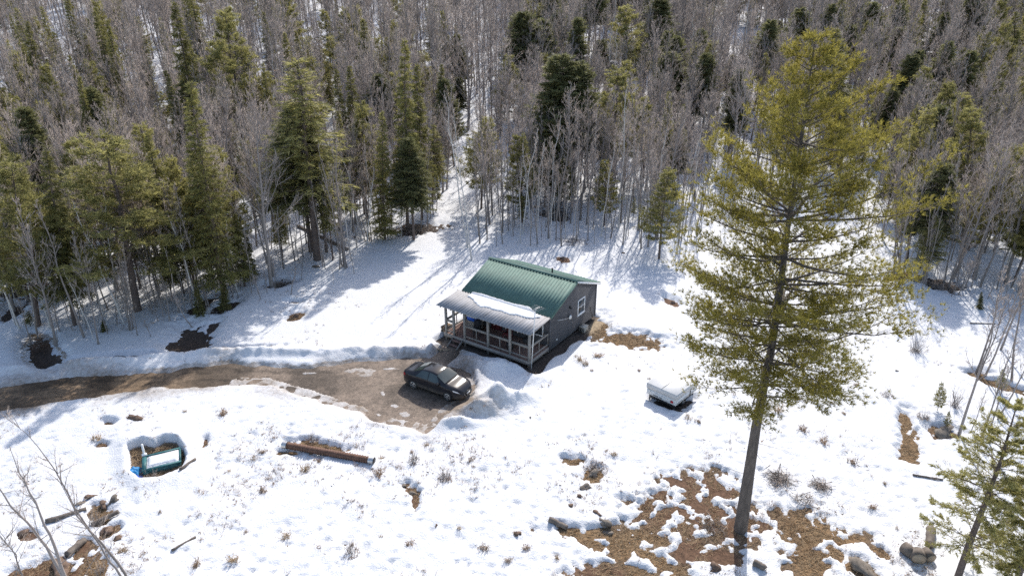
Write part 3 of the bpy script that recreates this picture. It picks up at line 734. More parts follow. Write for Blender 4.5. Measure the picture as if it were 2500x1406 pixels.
# ------------------------------------------------------------------ car
def car_paint():
    m, nt, b = new_mat('dark_car_paint')
    tc = nt.nodes.new('ShaderNodeTexCoord'); nz = nt.nodes.new('ShaderNodeTexNoise'); nz.inputs['Scale'].default_value = 3; nz.inputs['Detail'].default_value = 6
    sp = nt.nodes.new('ShaderNodeSeparateXYZ'); L = nt.links.new
    L(tc.outputs['Object'], nz.inputs[0]); L(tc.outputs['Object'], sp.inputs[0])
    mr = nt.nodes.new('ShaderNodeMapRange'); mr.inputs[1].default_value = .62; mr.inputs[2].default_value = .25; L(sp.outputs[2], mr.inputs[0])
    ml = nt.nodes.new('ShaderNodeMath'); ml.operation = 'MULTIPLY'; L(mr.outputs[0], ml.inputs[0]); L(nz.outputs[0], ml.inputs[1])
    mx = nt.nodes.new('ShaderNodeMix'); mx.data_type = 'RGBA'; mx.inputs[6].default_value = (.022, .022, .026, 1); mx.inputs[7].default_value = (.22, .19, .16, 1)
    L(ml.outputs[0], mx.inputs[0]); L(mx.outputs[2], b.inputs['Base Color'])
    r2 = nt.nodes.new('ShaderNodeMapRange'); r2.inputs[3].default_value = .13; r2.inputs[4].default_value = .75; L(ml.outputs[0], r2.inputs[0]); L(r2.outputs[0], b.inputs['Roughness'])
    b.inputs['Metallic'].default_value = 0; b.inputs['Specular IOR Level'].default_value = .3; b.inputs['Coat Weight'].default_value = .0; b.inputs['Coat Roughness'].default_value = .12
    return m
M['paint'] = car_paint()
M['glass'] = simple('car_glass', (.025, .038, .036), .06, 0, .15, spec=.8)
M['tyre'] = simple('tyre_rubber', (.03, .03, .03), .9, 0, .3)
M['rim'] = simple('alloy_rim', (.42, .41, .40), .4, .6, .2)
M['lamp'] = simple('headlamp_glass', (.75, .77, .8), .1, .2, .1, spec=.8)
M['tail'] = simple('tail_lamp', (.35, .02, .03), .2, 0, .1)
M['plate'] = simple('licence_plate', (.72, .72, .70), .5, 0, .08)

def cr(keys, x):
    k = np.array(keys, float); return np.interp(x, k[:, 0], k[:, 1])
ZT = [(-2.18, .80), (-2.13, .98), (-1.9, 1.06), (-1.55, 1.10), (-1.38, 1.13), (-.72, 1.42), (-.35, 1.475), (0.05, 1.475), (.38, 1.42), (1.08, 1.02), (1.2, .985), (1.55, .93), (1.9, .83), (2.1, .70), (2.18, .56)]
ZBt = [(-2.18, .74), (-2.1, .90), (-1.6, .98), (-.5, .96), (.6, .92), (1.1, .90), (1.55, .86), (1.95, .73), (2.18, .50)]
WB = [(-2.18, .60), (-2.1, .72), (-1.8, .80), (-1.2, .845), (0, .85), (1.0, .845), (1.6, .81), (1.95, .70), (2.1, .56), (2.18, .40)]
WR = [(-2.18, .52), (-1.8, .62), (-1.38, .60), (-.72, .545), (0.05, .55), (.38, .57), (1.08, .66), (1.55, .64), (1.95, .56), (2.18, .32)]
def car_pt(x, v, off=0.0):
    """point of the body surface: x along, v 0 (sill) .. 7 (roof centre), on the +y side"""
    zt, zb, w, wr = cr(ZT, x), cr(ZBt, x), cr(WB, x), cr(WR, x)
    zb = np.minimum(zb, zt-.02); wr = np.minimum(wr, w)
    P = [(w*.90, .19), (w*.985, .34), (w*1.0, .60), (w*.975, zb), (w*.975*.45+wr*.55, zb+(zt-zb)*.52), (wr, zb+(zt-zb)*.92), (wr*.55, zt-.012*(zt > zb+.1)), (0*w, zt)]
    i = int(min(math.floor(v), 6)); f = v-i
    y = P[i][0]*(1-f)+P[i+1][0]*f; z = P[i][1]*(1-f)+P[i+1][1]*f
    dy = P[i+1][0]-P[i][0]; dz = P[i+1][1]-P[i][1]; n = math.hypot(float(dy), float(dz))+1e-9
    return np.array([x, y+off*dz/n, z-off*dy/n])
CP = surf_pt(1055, 962)
car = thing('car', 'black sedan with muddy sides parked nose-in on the gravel', 'car', (-4.54, 35.68, 0.045), math.radians(-30.6))
XS = [-2.18, -2.13, -2.02, -1.9, -1.75, -1.55, -1.38, -1.2, -1.0, -.72, -.5, -.35, -.1, .05, .2, .38, .6, .85, 1.08, 1.2, 1.38, 1.55, 1.75, 1.9, 2.02, 2.1, 2.15, 2.18]
rows = []
for x in XS:
    half = [car_pt(x, v) for v in (0, 1, 2, 2.6, 3, 3.5, 4, 4.6, 5, 5.5, 6, 7)]
    rows.append(half + [p*np.array([1, -1, 1]) for p in half[-2::-1]])
rows = np.array(rows); m = rows.shape[1]
Q = [[i*m+j, i*m+j+1, (i+1)*m+j+1, (i+1)*m+j] for i in range(len(XS)-1) for j in range(m-1)]
Q += [[i*m+m-1, i*m, (i+1)*m, (i+1)*m+m-1] for i in range(len(XS)-1)]
Vc = rows.reshape(-1, 3); mbc = MB().add(Vc, Q=Q)
for i in (0, len(XS)-1):
    c = rows[i].mean(0); k0 = len(Vc) if i == 0 else len(Vc)+1
mbc.V[0] = np.vstack([Vc, rows[0].mean(0)+np.array([-.03, 0, 0]), rows[-1].mean(0)+np.array([.03, 0, 0])]); mbc.n += 2
n0 = len(Vc); eL = (len(XS)-1)*m
mbc.T.append(np.array([[n0, (j+1) % m, j] for j in range(m)] + [[n0+1, eL+j, eL+(j+1) % m] for j in range(m)]))
body = mbc.build('body', M['paint'], car, smooth=True)
def patch(name, xs, vs, mat, parent, sides=(1,), off=.008, span=False, label=None):
    """surface patch proud of the body; xs: list of (x at v0, x at v1) columns"""
    for s in sides:
        mb = MB(); g = []
        for xa, xb in xs:
            row = []
            for v in vs:
                q = (v-vs[0])/(vs[-1]-vs[0]); p = car_pt(xa*(1-q)+xb*q, v, off); p = p*np.array([1, s, 1]); row.append(p)
            if span:
                row = row + [p*np.array([1, -1, 1]) for p in row[::-1][1:]]
            g.append(row)
        g = np.array(g); a, b = g.shape[:2]
        mb.add(g.reshape(-1, 3), Q=[[i*b+j, i*b+j+1, (i+1)*b+j+1, (i+1)*b+j] for i in range(a-1) for j in range(b-1)])
        mb.build(name, mat, parent, smooth=True)
side = np.linspace(0, 1, 7)
patch('side_window', [(-.12+.87*q, -.12+.52*q) for q in side], (3.12, 3.5, 4, 4.5, 4.85), M['glass'], car, (1, -1))
patch('side_window', [(-1.08+.9*q, -.72+.54*q) for q in side], (3.12, 3.5, 4, 4.5, 4.85), M['glass'], car, (1, -1))
patch('windshield', [(x, x) for x in np.linspace(.44, 1.02, 6)], (4.95, 5.4, 6, 6.5, 7), M['glass'], car, (1,), .012, True)
patch('rear_window', [(x, x) for x in np.linspace(-1.34, -.78, 6)], (5.0, 5.4, 6, 6.5, 7), M['glass'], car, (1,), .012, True)
patch('headlight', [(x, x-.02) for x in np.linspace(1.68, 2.08, 6)], (2.62, 2.8, 3.0), M['lamp'], car, (1, -1), .012)
patch('tail_light', [(x, x) for x in np.linspace(-2.13, -1.9, 4)], (2.5, 2.8, 3.05), M['tail'], car, (1, -1), .012)
patch('sill', [(x, x) for x in np.linspace(-.92, .92, 5)], (0, .5), M['black'], car, (1, -1), .01)
for xw in (1.285, -1.285):
    for s in (1, -1):
        yy = s*.735
        a = np.linspace(0, math.pi, 13); yb = s*(cr(WB, xw)+.004)
        arch = MB(); o_ = [(xw+.385*math.cos(t_), .30+.385*math.sin(t_)) for t_ in a]; i_ = [(xw+.30*math.cos(t_), .30+.30*math.sin(t_)) for t_ in a]
        V = [(x, yb, z) for x, z in o_] + [(x, yb-s*.03, z) for x, z in i_]
        arch.add(V, Q=[[i, i+1, 13+i+1, 13+i] for i in range(12)]).build('wheel_arch', M['black'], car)
        whl = MB().tube([(xw, yy-s*.10, .30), (xw, yy-s*.09, .30), (xw, yy+s*.09, .30), (xw, yy+s*.115, .30)], [.26, .305, .305, .25], 22).build('wheel', M['tyre'], car)
        MB().tube([(xw, yy+s*.116, .30), (xw, yy+s*.124, .30)], [.215, .205], 20).build('rim', M['rim'], whl)
        hol = MB()
        for k in range(5):
            an = k*2*math.pi/5+.3
            V = [(xw+r_*math.cos(an+d_), yy+s*.1275, .30+r_*math.sin(an+d_)) for r_, d_ in ((.085, -.30), (.175, -.40), (.19, 0), (.175, .40), (.085, .30))]
            hol.add(V, T=[[0,1,2],[0,2,4],[2,3,4]])
        hol.build('rim_gap', M['black'], whl)
for s in (1, -1):
    MB().box((.58, s*.84 if s > 0 else -1.0, .93), (.74, s*1.0 if s > 0 else -.84, 1.07)).build('mirror', M['paint'], car)
V = [(2.19, -.30, .33), (2.19, .30, .33), (2.20, .38, .52), (2.19, 0, .60), (2.20, -.38, .52)]
MB().add([(2.24, y, z) for _, y, z in V] + [(2.1, y, z) for _, y, z in V], T=[[0,1,2],[0,2,3],[0,3,4]], Q=[[i, 5+i, 5+(i+1) % 5, (i+1) % 5] for i in range(5)]).build('grille', M['black'], car)
MB().tube([(2.245, -.38, .53), (2.25, -.3, .31), (2.25, .3, .31), (2.245, .38, .53)], .014, 6).build('grille_trim', M['rim'], car)
MB().box((2.245, -.16, .42), (2.262, .16, .53)).build('licence_plate', M['plate'], car)
MB().beam((1.06, -.6, 1.045), (1.1, .45, 1.05), .03, .015).build('wiper', M['black'], car)
for x in (-.16, .80, -1.02):
    for s in (1, -1):
        pts = [car_pt(x, v, .003)*np.array([1, s, 1]) for v in (.4, 1, 2, 2.6, 3)]
        MB().tube(pts, .006, 4).build('door_seam', M['black'], car)
for x in (-.28, -.95+.62-.5):
    for s in (1, -1):
        p = car_pt(x, 2.55, .015)*np.array([1, s, 1]); MB().box(p-np.array((.1, .012, .015)), p+np.array((.1, .012, .015))).build('door_handle', M['paint'], car)

# ------------------------------------------------------------------ folded camper trailer
M['camper'] = simple('camper_shell', (.6, .62, .63), .45, 0, .08, 3)
M['campertop'] = simple('camper_roof', (.52, .52, .515), .5, 0, .06, 3)
tl = thing('camper_trailer', 'low white folded camper trailer standing in the snow', 'trailer', (9.45, 33.05, -.12), math.radians(46))
# local x: along the long side to the far right, y: along the short rear side to the left
LX, LY = 2.36, 1.98
def chamf(x0, x1, y0, y1, z0, z1, c):
    V = []
    for z, k in ((z0, 0), (z1-c, 0), (z1, c)):
        V += [(x0+k, y0+k, z), (x1-k, y0+k, z), (x1-k, y1-k, z), (x0+k, y1-k, z)]
    return MB().add(V, Q=[[3,2,1,0],[8,9,10,11]] + [[r*4+i, r*4+(i+1) % 4, r*4+4+(i+1) % 4, r*4+4+i] for r in (0, 1) for i in range(4)])
chamf(0, LX, 0, LY, .66, 1.02, .02).build('body', M['camper'], tl)
top = chamf(-.03, LX+.03, -.03, LY+.03, 1.045, 1.40, .022).build('roof', M['campertop'], tl)
MB().box((-.032, LY*.5-.02, 1.40), (LX+.02, LY*.5+.02, 1.409)).build('roof_seam', M['tan'], top)
MB().box((.03, .03, 1.021), (LX-.03, LY-.03, 1.044)).build('gasket', M['black'], tl)
MB().box((-.028, .17, .76), (-.002, .34, .90)).build('tail_light', M['tail'], tl)
MB().box((-.012, LY-.28, .90), (-.001, LY-.06, 1.0)).build('vent_hatch', M['camper'], tl)
MB().box((.1, -.01, .72), (LX-.1, -.001, .77)).build('side_stripe', M['steel'], tl)
MB().box((-.01, .5, .90), (-.001, 1.5, .93)).build('rear_stripe', M['steel'], tl)
for i, w in enumerate((.07, .05, .09, .06, .08)): MB().box((-.012, .95+i*.12, .72), (-.001, .95+i*.12+w, .775)).build('lettering', M['interior'], tl)
MB().box((1.55, -.03, .62), (1.6, -.001, 1.18)).build('door_strap', M['black'], tl)
MB().box((.12, .12, .40), (LX-.12, LY-.12, .659)).build('chassis', M['black'], tl)
for y in (.16, LY-.3):
    w = MB().tube([(LX*.5, y-.02, .30), (LX*.5, y, .30), (LX*.5, y+.16, .30), (LX*.5, y+.18, .30)], [.24, .28, .28, .24], 18).build('wheel', M['tyre'], tl)
    MB().tube([(LX*.5, y-.03, .30), (LX*.5, y-.018, .30)], .15, 12).build('rim', M['rim'], w)
MB().beam((LX-.2, LY/2, .45), (LX+.9, LY/2, .42), .09, .09).build('hitch', M['black'], tl)
for x in (.15, LX-.15):
    for y in (.15, LY-.15): MB().box((x-.03, y-.03, .0), (x+.03, y+.03, .40)).build('stabiliser', M['black'], tl)

# ------------------------------------------------------------------ culvert pipe
M['rust'] = simple('rusty_steel', (.15, .085, .06), .65, .2, .4, 4, bump=.2)
pa = surf_pt(692, 1092); pb = surf_pt(914, 1131)
cul = thing('culvert_pipe', 'long rusty corrugated culvert pipe lying on the snow', 'pipe', tuple((pa+pb)/2))
d = pb-pa; LN = np.linalg.norm(d); d /= LN
h0 = np.array((0, 0, .16))
s_ = np.linspace(-LN/2, LN/2, 300)
P = s_[:, None]*d[None] + h0
rad = .175 + .024*np.sin(np.arange(300)*2*math.pi*36/300)
e0 = s_ < -LN/2+.25; e1 = s_ > LN/2-.28; mid = ~(e0 | e1)
MB().tube(P[mid], rad[mid], 14, False).build('barrel', M['rust'], cul, smooth=True)
for e in (e0, e1):
    k = np.where(e)[0]; k = np.r_[k, k[-1]+1] if e is e0 else np.r_[k[0]-1, k]
    q = P[k]; MB().tube(q, .198, 14, False).build('end_collar', M['steel'], cul, smooth=True)
    MB().tube(q, .165, 14, True).build('bore', M['black'], cul, smooth=True)

# ------------------------------------------------------------------ snow-filled box in its melted hollow
M['teal'] = simple('teal_paint', (.03, .115, .125), .55, 0, .3, 5)
M['tarp'] = simple('blue_tarp', (.02, .2, .45), .5, 0, .3, 4)
c0 = np.array([ground_pt(*q, lift=.30) for q in ((348.8, 1111.2), (438.4, 1090.4), (440, 1130.4), (350.4, 1148))])
ctr = c0.mean(0); ux = c0[1]-c0[0]; uy = c0[0]-c0[3]
yaw = math.atan2(ux[1], ux[0]); BL = np.linalg.norm(ux); BW = np.linalg.norm(uy)*.95
bz = float(soil_z(ctr[0], ctr[1]))-.2
tank = thing('open_box', 'teal open-topped box heaped with snow in a melted hollow', 'box', (ctr[0], ctr[1], bz), yaw)
HB = .30+float(soil_z(ctr[0], ctr[1]))-bz
hx, hy = BL/2, BW/2
for nm, a, b in (('side_panel', (-hx, -hy, 0), (hx, -hy+.04, HB-.07)), ('side_panel', (-hx, hy-.04, 0), (hx, hy, HB-.07)), ('end_panel', (-hx, -hy+.042, 0), (-hx+.04, hy-.042, HB-.07)), ('end_panel', (hx-.04, -hy+.042, 0), (hx, hy-.042, HB-.07))):
    MB().box(a, b).build(nm, M['teal'], tank)
for a, b in (((-hx-.05, -hy-.04, HB-.068), (hx+.04, -hy+.09, HB)), ((-hx-.05, hy-.09, HB-.068), (hx+.04, hy+.04, HB)), ((-hx-.05, -hy+.092, HB-.068), (-hx+.16, hy-.092, HB)), ((hx-.05, -hy+.092, HB-.068), (hx+.04, hy-.092, HB))):
    MB().box(a, b).build('rim', M['teal'], tank)
for k in range(5):
    x = -hx+.2+k*(2*hx-.4)/4
    MB().box((x-.03, -hy-.03, .05), (x+.03, -hy-.001, HB-.07)).build('rib', M['teal'], tank)
gx, gy = np.meshgrid(np.linspace(-hx+.17, hx-.055, 40), np.linspace(-hy+.1, hy-.1, 20))
ed = np.minimum(np.minimum(gx+hx-.17, hx-.055-gx), np.minimum(gy+hy-.1, hy-.1-gy))
gz = HB-.05+.12*sstep(0, .18, ed)+.02*fbm(gx, gy, .4, 2, 231)
o = link('snow_heap', np_mesh('snow_heap', np.stack([gx, gy, gz], -1).reshape(-1, 3), grid_faces(20, 40), M['snow'], smooth=True), label='flat heap of clean snow filling the teal box', category='snow')
o.location = tank.location; o.rotation_euler = tank.rotation_euler
cs, sn = math.cos(yaw), math.sin(yaw)
def tk(x, y, z): return (ctr[0]+x*cs-y*sn, ctr[1]+x*sn+y*cs, bz+z)
pp = thing('stand_pipe', 'white upright pipe at the corner of the teal box', 'pipe', tk(-hx+.05, hy+.12, 0))
MB().tube([(0, 0, 0), (-.02, .05, HB+.62)], .055, 10).build('pipe', M['white'], pp)
MB().tube([(0, 0, HB-.2), (0, .0, HB+.04), (-.005, .01, HB+.1)], [.13, .13, .06], 10).build('collar', M['white'], pp)
def crumple(name, label, cat, loc, sx, sy, sz, mat, seed):
    rg = np.random.default_rng(seed); n = 18
    u, v = np.meshgrid(np.linspace(-1, 1, n), np.linspace(-1, 1, n))
    z = sz*(1-np.maximum(abs(u), abs(v))**2)*(1+.6*fbm(u*2+seed, v*2, .8, 3, seed)) + .04*fbm(u*3, v*3+seed, .5, 2, seed+3)
    me = np_mesh(name, np.stack([u*sx*(1+.2*vnoise(v*2, u, .9, seed)), v*sy*(1+.2*vnoise(u*2, v, .9, seed+1)), z], -1).reshape(-1, 3), grid_faces(n, n), mat)
    o = link(name, me, label=label, category=cat); o.location = loc; o.rotation_euler = (0, 0, rg.uniform(0, 3)); return o
crumple('tarpaulin', 'crumpled blue-green tarpaulin at the left of the teal box', 'tarpaulin', tk(-hx-.42, -.25, .02), .42, .5, .42, M['tarp'], 3)
p = surf_pt(330, 1166); crumple('tarpaulin', 'scrap of bright blue tarpaulin in front of the teal box', 'tarpaulin', (p[0], p[1], p[2]+.0), .42, .26, .10, M['blue'], 5)
# ------------------------------------------------------------------ trees
def rot_about(D, ax, ang):
    c, s = np.cos(ang)[:, None], np.sin(ang)[:, None]
    return D*c + np.cross(ax, D)*s + ax*(np.sum(ax*D, 1)[:, None])*(1-c)

def unit(v): return v/(np.linalg.norm(v, axis=-1, keepdims=True)+1e-9)

def scatter_dirs(D, spread, rg):
    """random directions about D"""
    return unit(D + rg.normal(size=D.shape)*spread)

def bare_tree_meshes(seed, h, r, crown0, nb, blen, up, bark='bark', twig='twig', stems=1, dense=1.0, lean=.03, tw=.009):
    rg = np.random.default_rng(seed)
    T, C = MB(), MB()
    for s in range(stems):
        off = rg.normal(size=2)*(.16 if stems > 1 else 0)
        tilt = rg.normal(size=2)*(.09 if stems > 1 else lean)
        hh = h*(1 if s == 0 else rg.uniform(.7, 1)); rr = r*(1 if s == 0 else rg.uniform(.6, .9))
        n = 10; q = np.linspace(0, 1, n)
        wob = np.cumsum(rg.normal(size=(n, 2))*.012*hh, 0)*q[:, None]
        P = np.c_[off[0]+tilt[0]*q*hh+wob[:, 0], off[1]+tilt[1]*q*hh+wob[:, 1], q*hh]
        rad = rr*((1-q)**.8)+.008; rad[0] *= 1.25
        T.tube(P, rad, 6, False)
        b = int(nb*(1 if s == 0 else .7))
        tt = np.sort(crown0 + (1-crown0)*rg.random(b)**.85*.98)
        A = np.stack([np.interp(tt, q, P[:, i]) for i in range(3)], 1)
        az = np.arange(b)*2.4+rg.normal(size=b)*.5
        el = up + rg.normal(size=b)*.16 + .25*tt
        D = np.c_[np.cos(az)*np.cos(el), np.sin(az)*np.cos(el), np.sin(el)]
        prof = np.clip(np.minimum((tt-crown0+.12)/.25, (1.08-tt)/.55), .12, 1)
        Lb = blen*hh*prof*rg.uniform(.6, 1.15, b); rb = np.interp(tt, q, rad)*.5+.004
        pts = [A]
        for k in range(3):
            D = unit(D + np.array([0, 0, .22]) + rg.normal(size=D.shape)*.1)
            pts.append(pts[-1]+D*(Lb/3)[:, None])
        for k in range(3): T.cones(pts[k], pts[k+1], rb*(1-k*.28), rb*(1-(k+1)*.28), 4 if k == 0 else 3)
        # secondary
        ns = max(2, int(5*dense)); subA, subD, subL = [], [], []
        for k in range(ns):
            u = rg.uniform(.25, 1.0, b)*3; i = np.minimum(u.astype(int), 2); f = (u-i)[:, None]
            pk = np.stack(pts)
            a0 = pk[i, np.arange(b)]*(1-f)+pk[i+1, np.arange(b)]*f; dd = unit(pk[i+1, np.arange(b)]-pk[i, np.arange(b)])
            subA.append(a0); subD.append(scatter_dirs(dd+np.array([0, 0, .15]), .42, rg)); subL.append(Lb*rg.uniform(.22, .5, b))
        subA, subD, subL = np.concatenate(subA), np.concatenate(subD), np.concatenate(subL)
        mid = subA+subD*(subL*.5)[:, None]; D2 = unit(subD+np.array([0, 0, .25])+rg.normal(size=subD.shape)*.12); end = mid+D2*(subL*.5)[:, None]
        r2 = .004+.006*subL
        C.cones(subA, mid, r2*1.4, r2, 3); C.spikes(mid, end, r2)
        # twigs
        nt = max(3, int(6*dense)); m = len(subA)
        for k in range(nt):
            u = rg.uniform(.15, 1, m)[:, None]
            a0 = np.where(u < .5, subA+(mid-subA)*u*2, mid+(end-mid)*(u-.5)*2)
            d = scatter_dirs(subD+np.array([0, 0, .2]), .5, rg); l = np.clip(subL*rg.uniform(.3, .6, m), .12, .9)
            C.spikes(a0, a0+d*l[:, None], tw, 3)
    return T.mesh('trunk', M[bark]), C.mesh('crown', M[twig])

def spruce_meshes(seed, h, r, R0, crown0, mat, nwh, per, droop=.25, fine=1.0, shape=.85, bl=.26, bw=.055, gap=.0):
    rg = np.random.default_rng(seed); T, C = MB(), MB()
    n = 9; q = np.linspace(0, 1, n); wob = np.cumsum(rg.normal(size=(n, 2))*.004*h, 0)
    P = np.c_[wob[:, 0]*q, wob[:, 1]*q, q*h]; rad = r*(1-q)**.9+.012
    T.tube(P, rad, 7, False)
    # dead lower stubs
    b = 26; tt = rg.uniform(.04, crown0+.12, b); A = np.stack([np.interp(tt, q, P[:, i]) for i in range(3)], 1)
    az = rg.uniform(0, 6.28, b); D = np.c_[np.cos(az), np.sin(az), rg.uniform(-.3, .1, b)]
    T.spikes(A, A+D*rg.uniform(.3, R0*.7, b)[:, None], .012)
    tt = []
    for w in range(nwh):
        t0 = crown0+(1-crown0)*(w+.5*rg.random())/nwh
        tt += list(t0+rg.normal(size=per)*.006)
    tt = np.clip(np.array(tt), crown0*.8, .985); b = len(tt)
    A = np.stack([np.interp(tt, q, P[:, i]) for i in range(3)], 1)
    az = rg.uniform(0, 6.28, b)
    L = R0*np.clip((1-tt)/(1-crown0), 0, 1)**shape*rg.uniform(.55, 1.15, b)+.15
    L *= 1-gap*(rg.random(b) < .3)
    el = -.10-droop*(1-tt)+.75*np.clip((tt-.8)/.2, 0, 1)+rg.normal(size=b)*.1
    D = np.c_[np.cos(az)*np.cos(el), np.sin(az)*np.cos(el), np.sin(el)]
    Dt = unit(D+np.array([0, 0, .22]))
    m1 = A+D*(L*.6)[:, None]; e = m1+Dt*(L*.4)[:, None]
    T.cones(A, m1, .010+.012*L, .006+.004*L, 3); T.spikes(m1, e, .006+.004*L)
    # sprays
    cnt = np.maximum(5, (L*34*fine).astype(int)); idx = np.repeat(np.arange(b), cnt); m = len(idx)
    u = rg.random(m)**.75; u = .12+.88*u
    base = np.where((u < .6)[:, None], A[idx]+(m1-A)[idx]*(u/.6)[:, None], m1[idx]+(e-m1)[idx]*((u-.6)/.4)[:, None])
    side = unit(np.cross(D, np.array([0, 0, 1.])))[idx]*rg.choice([-1, 1], m)[:, None]
    lat = rg.random(m)*np.minimum(L[idx]*.33, .55)*(1.15-u)
    pos = base+side*lat[:, None]+np.c_[rg.normal(size=(m, 2))*.03, -np.abs(rg.normal(size=m))*.06-lat*.18]
    d = unit(D[idx]*.8+side*.7+rg.normal(size=(m, 3))*.4+np.array([0, 0, -.15]))
    C.blades(pos, d, bl*rg.uniform(.6, 1.3, m), bw*rg.uniform(.7, 1.4, m), rg)
    # leader
    k = 40; zt = rg.uniform(.93, 1.0, k)
    C.blades(np.c_[np.interp(zt, q, P[:, 0]), np.interp(zt, q, P[:, 1]), zt*h], np.c_[rg.normal(size=(k, 2))*.7, np.ones(k)*.8], .2, .04, rg)
    return T.mesh('trunk', M['conifer_bark']), C.mesh('crown', M[mat])

def pine_meshes(seed, h, r, R0, crown0, mat, nb, tufts, trunk=None, needle=.17, nw=.02, per=9, reach=None, upsw=.18, bark='conifer_bark', twn=7, prof=None, inner=.28, lvar=(.62, 1.12), tpow=.92):
    """white pine: long upswept limbs carrying flat sprays of needle tufts"""
    rg = np.random.default_rng(seed); T, C = MB(), MB()
    n = 12; q = np.linspace(0, 1, n)
    if trunk is None:
        wob = np.cumsum(rg.normal(size=(n, 2))*.006*h, 0)*q[:, None]; P = np.c_[wob[:, 0], wob[:, 1], q*h]; rad = r*(1-q)**.85+.015
    else:
        P, rad = trunk; n = len(P); q = (P[:, 2]-P[0, 2])/(P[-1, 2]-P[0, 2])
    T.tube(P, rad, 12 if trunk is not None else 7, False)
    nst = 14; ts = rg.uniform(.12, crown0+.1, nst); As = np.stack([np.interp(ts, q, P[:, i]) for i in range(3)], 1)
    az = rg.uniform(0, 6.28, nst); Ds = np.c_[np.cos(az), np.sin(az), rg.uniform(-.35, .1, nst)]
    T.spikes(As, As+Ds*rg.uniform(.4, R0*.45, nst)[:, None], .014)
    tt = crown0+(1-crown0)*np.sort(rg.random(nb))**tpow*.99; tt = np.round(tt*24)/24*.5+tt*.5
    A = np.stack([np.interp(tt, q, P[:, i]) for i in range(3)], 1)
    az = np.arange(nb)*2.39996+rg.normal(size=nb)*.35
    rel = np.clip((tt-crown0)/(1-crown0), 0, 1)
    pr = np.clip(np.minimum(.55+rel*2.2, 1.12-rel*.92), .1, 1) if prof is None else np.interp(rel, *prof)
    L = R0*pr*rg.uniform(*lvar, nb)
    if reach is not None: L = L*reach(az, rel)
    el = -.12+.62*rel**1.4+rg.normal(size=nb)*.1
    D = np.c_[np.cos(az)*np.cos(el), np.sin(az)*np.cos(el), np.sin(el)]
    pts = [A]
    for k in range(4):
        D = unit(D+np.array([0, 0, upsw*(.25+.35*k)])+rg.normal(size=D.shape)*.05)
        pts.append(pts[-1]+D*(L/4)[:, None])
    pk = np.stack(pts)
    rb = .012+.011*L
    for k in range(4): T.cones(pts[k], pts[k+1], rb*(1-k*.22), rb*(1-(k+1)*.22), 4)
    # secondary twigs in a flat fan
    bi = np.repeat(np.arange(nb), twn); bi = bi[rg.random(len(bi)) < np.clip(L[bi]/(R0*.75), .12, 1)]; m = len(bi)
    u = (inner+(1-inner)*rg.random(m)**.75)*4; u = np.minimum(u, 3.999); i = u.astype(int); f = (u-i)[:, None]
    a0 = pk[i, bi]*(1-f)+pk[i+1, bi]*f; dd = unit(pk[i+1, bi]-pk[i, bi])
    side = unit(np.cross(dd, np.array([0, 0, 1.])))*rg.choice([-1, 1], m)[:, None]
    d2 = unit(dd*.75+side*rg.uniform(.15, 1.0, m)[:, None]+np.array([0, 0, .12])+rg.normal(size=(m, 3))*.12)
    l2 = np.clip(L[bi]*rg.uniform(.16, .38, m), .25, 1.6)
    e2 = a0+d2*l2[:, None]
    T.spikes(a0, e2, .004+.005*l2)
    # tufts along twigs
    K = tufts; ti = np.repeat(np.arange(m), K); M_ = len(ti)
    uu = .2+.85*rg.random(M_)**.8
    pos = a0[ti]+(e2-a0)[ti]*uu[:, None]+rg.normal(size=(M_, 3))*np.array([.10, .10, .075])*(1+L[bi][ti]*.12)[:, None]
    td = unit(d2[ti]+np.array([0, 0, .45])+rg.normal(size=(M_, 3))*.35)
    bi3 = np.repeat(np.arange(M_), per); mm = len(bi3)
    nd = unit(td[bi3]+rg.normal(size=(mm, 3))*.55)
    C.blades(pos[bi3]+nd*.01, nd, needle*rg.uniform(.7, 1.2, mm), nw, rg)
    return T.mesh('trunk', M[bark]), C.mesh('crown', M[mat])

def joined(name, pair):
    """trunk and crown as one mesh with two materials"""
    vs, fl, mi, mats, off = [], {3: [], 4: []}, {3: [], 4: []}, [], 0
    for k, me in enumerate(pair):
        V = np.zeros(len(me.vertices)*3, np.float32); me.vertices.foreach_get('co', V); vs.append(V.reshape(-1, 3))
        lt = np.zeros(len(me.polygons), np.int32); me.polygons.foreach_get('loop_total', lt)
        ls = np.zeros(len(me.polygons), np.int32); me.polygons.foreach_get('loop_start', ls)
        li = np.zeros(len(me.loops), np.int32); me.loops.foreach_get('vertex_index', li)
        for c in (3, 4):
            s = ls[lt == c]
            if len(s): fl[c].append(li[s[:, None]+np.arange(c)]+off); mi[c].append(np.full(len(s), k))
        mats.append(me.materials[0]); off += len(me.vertices)
    F = [np.concatenate(fl[c]) for c in (3, 4) if fl[c]]; I = np.concatenate([np.concatenate(mi[c]) for c in (3, 4) if mi[c]])
    return np_mesh(name, np.concatenate(vs), F, mats, I)

def zmax(me):
    V = np.zeros(len(me.vertices)*3, np.float32); me.vertices.foreach_get('co', V); return float(V.reshape(-1, 3)[:, 2].max())

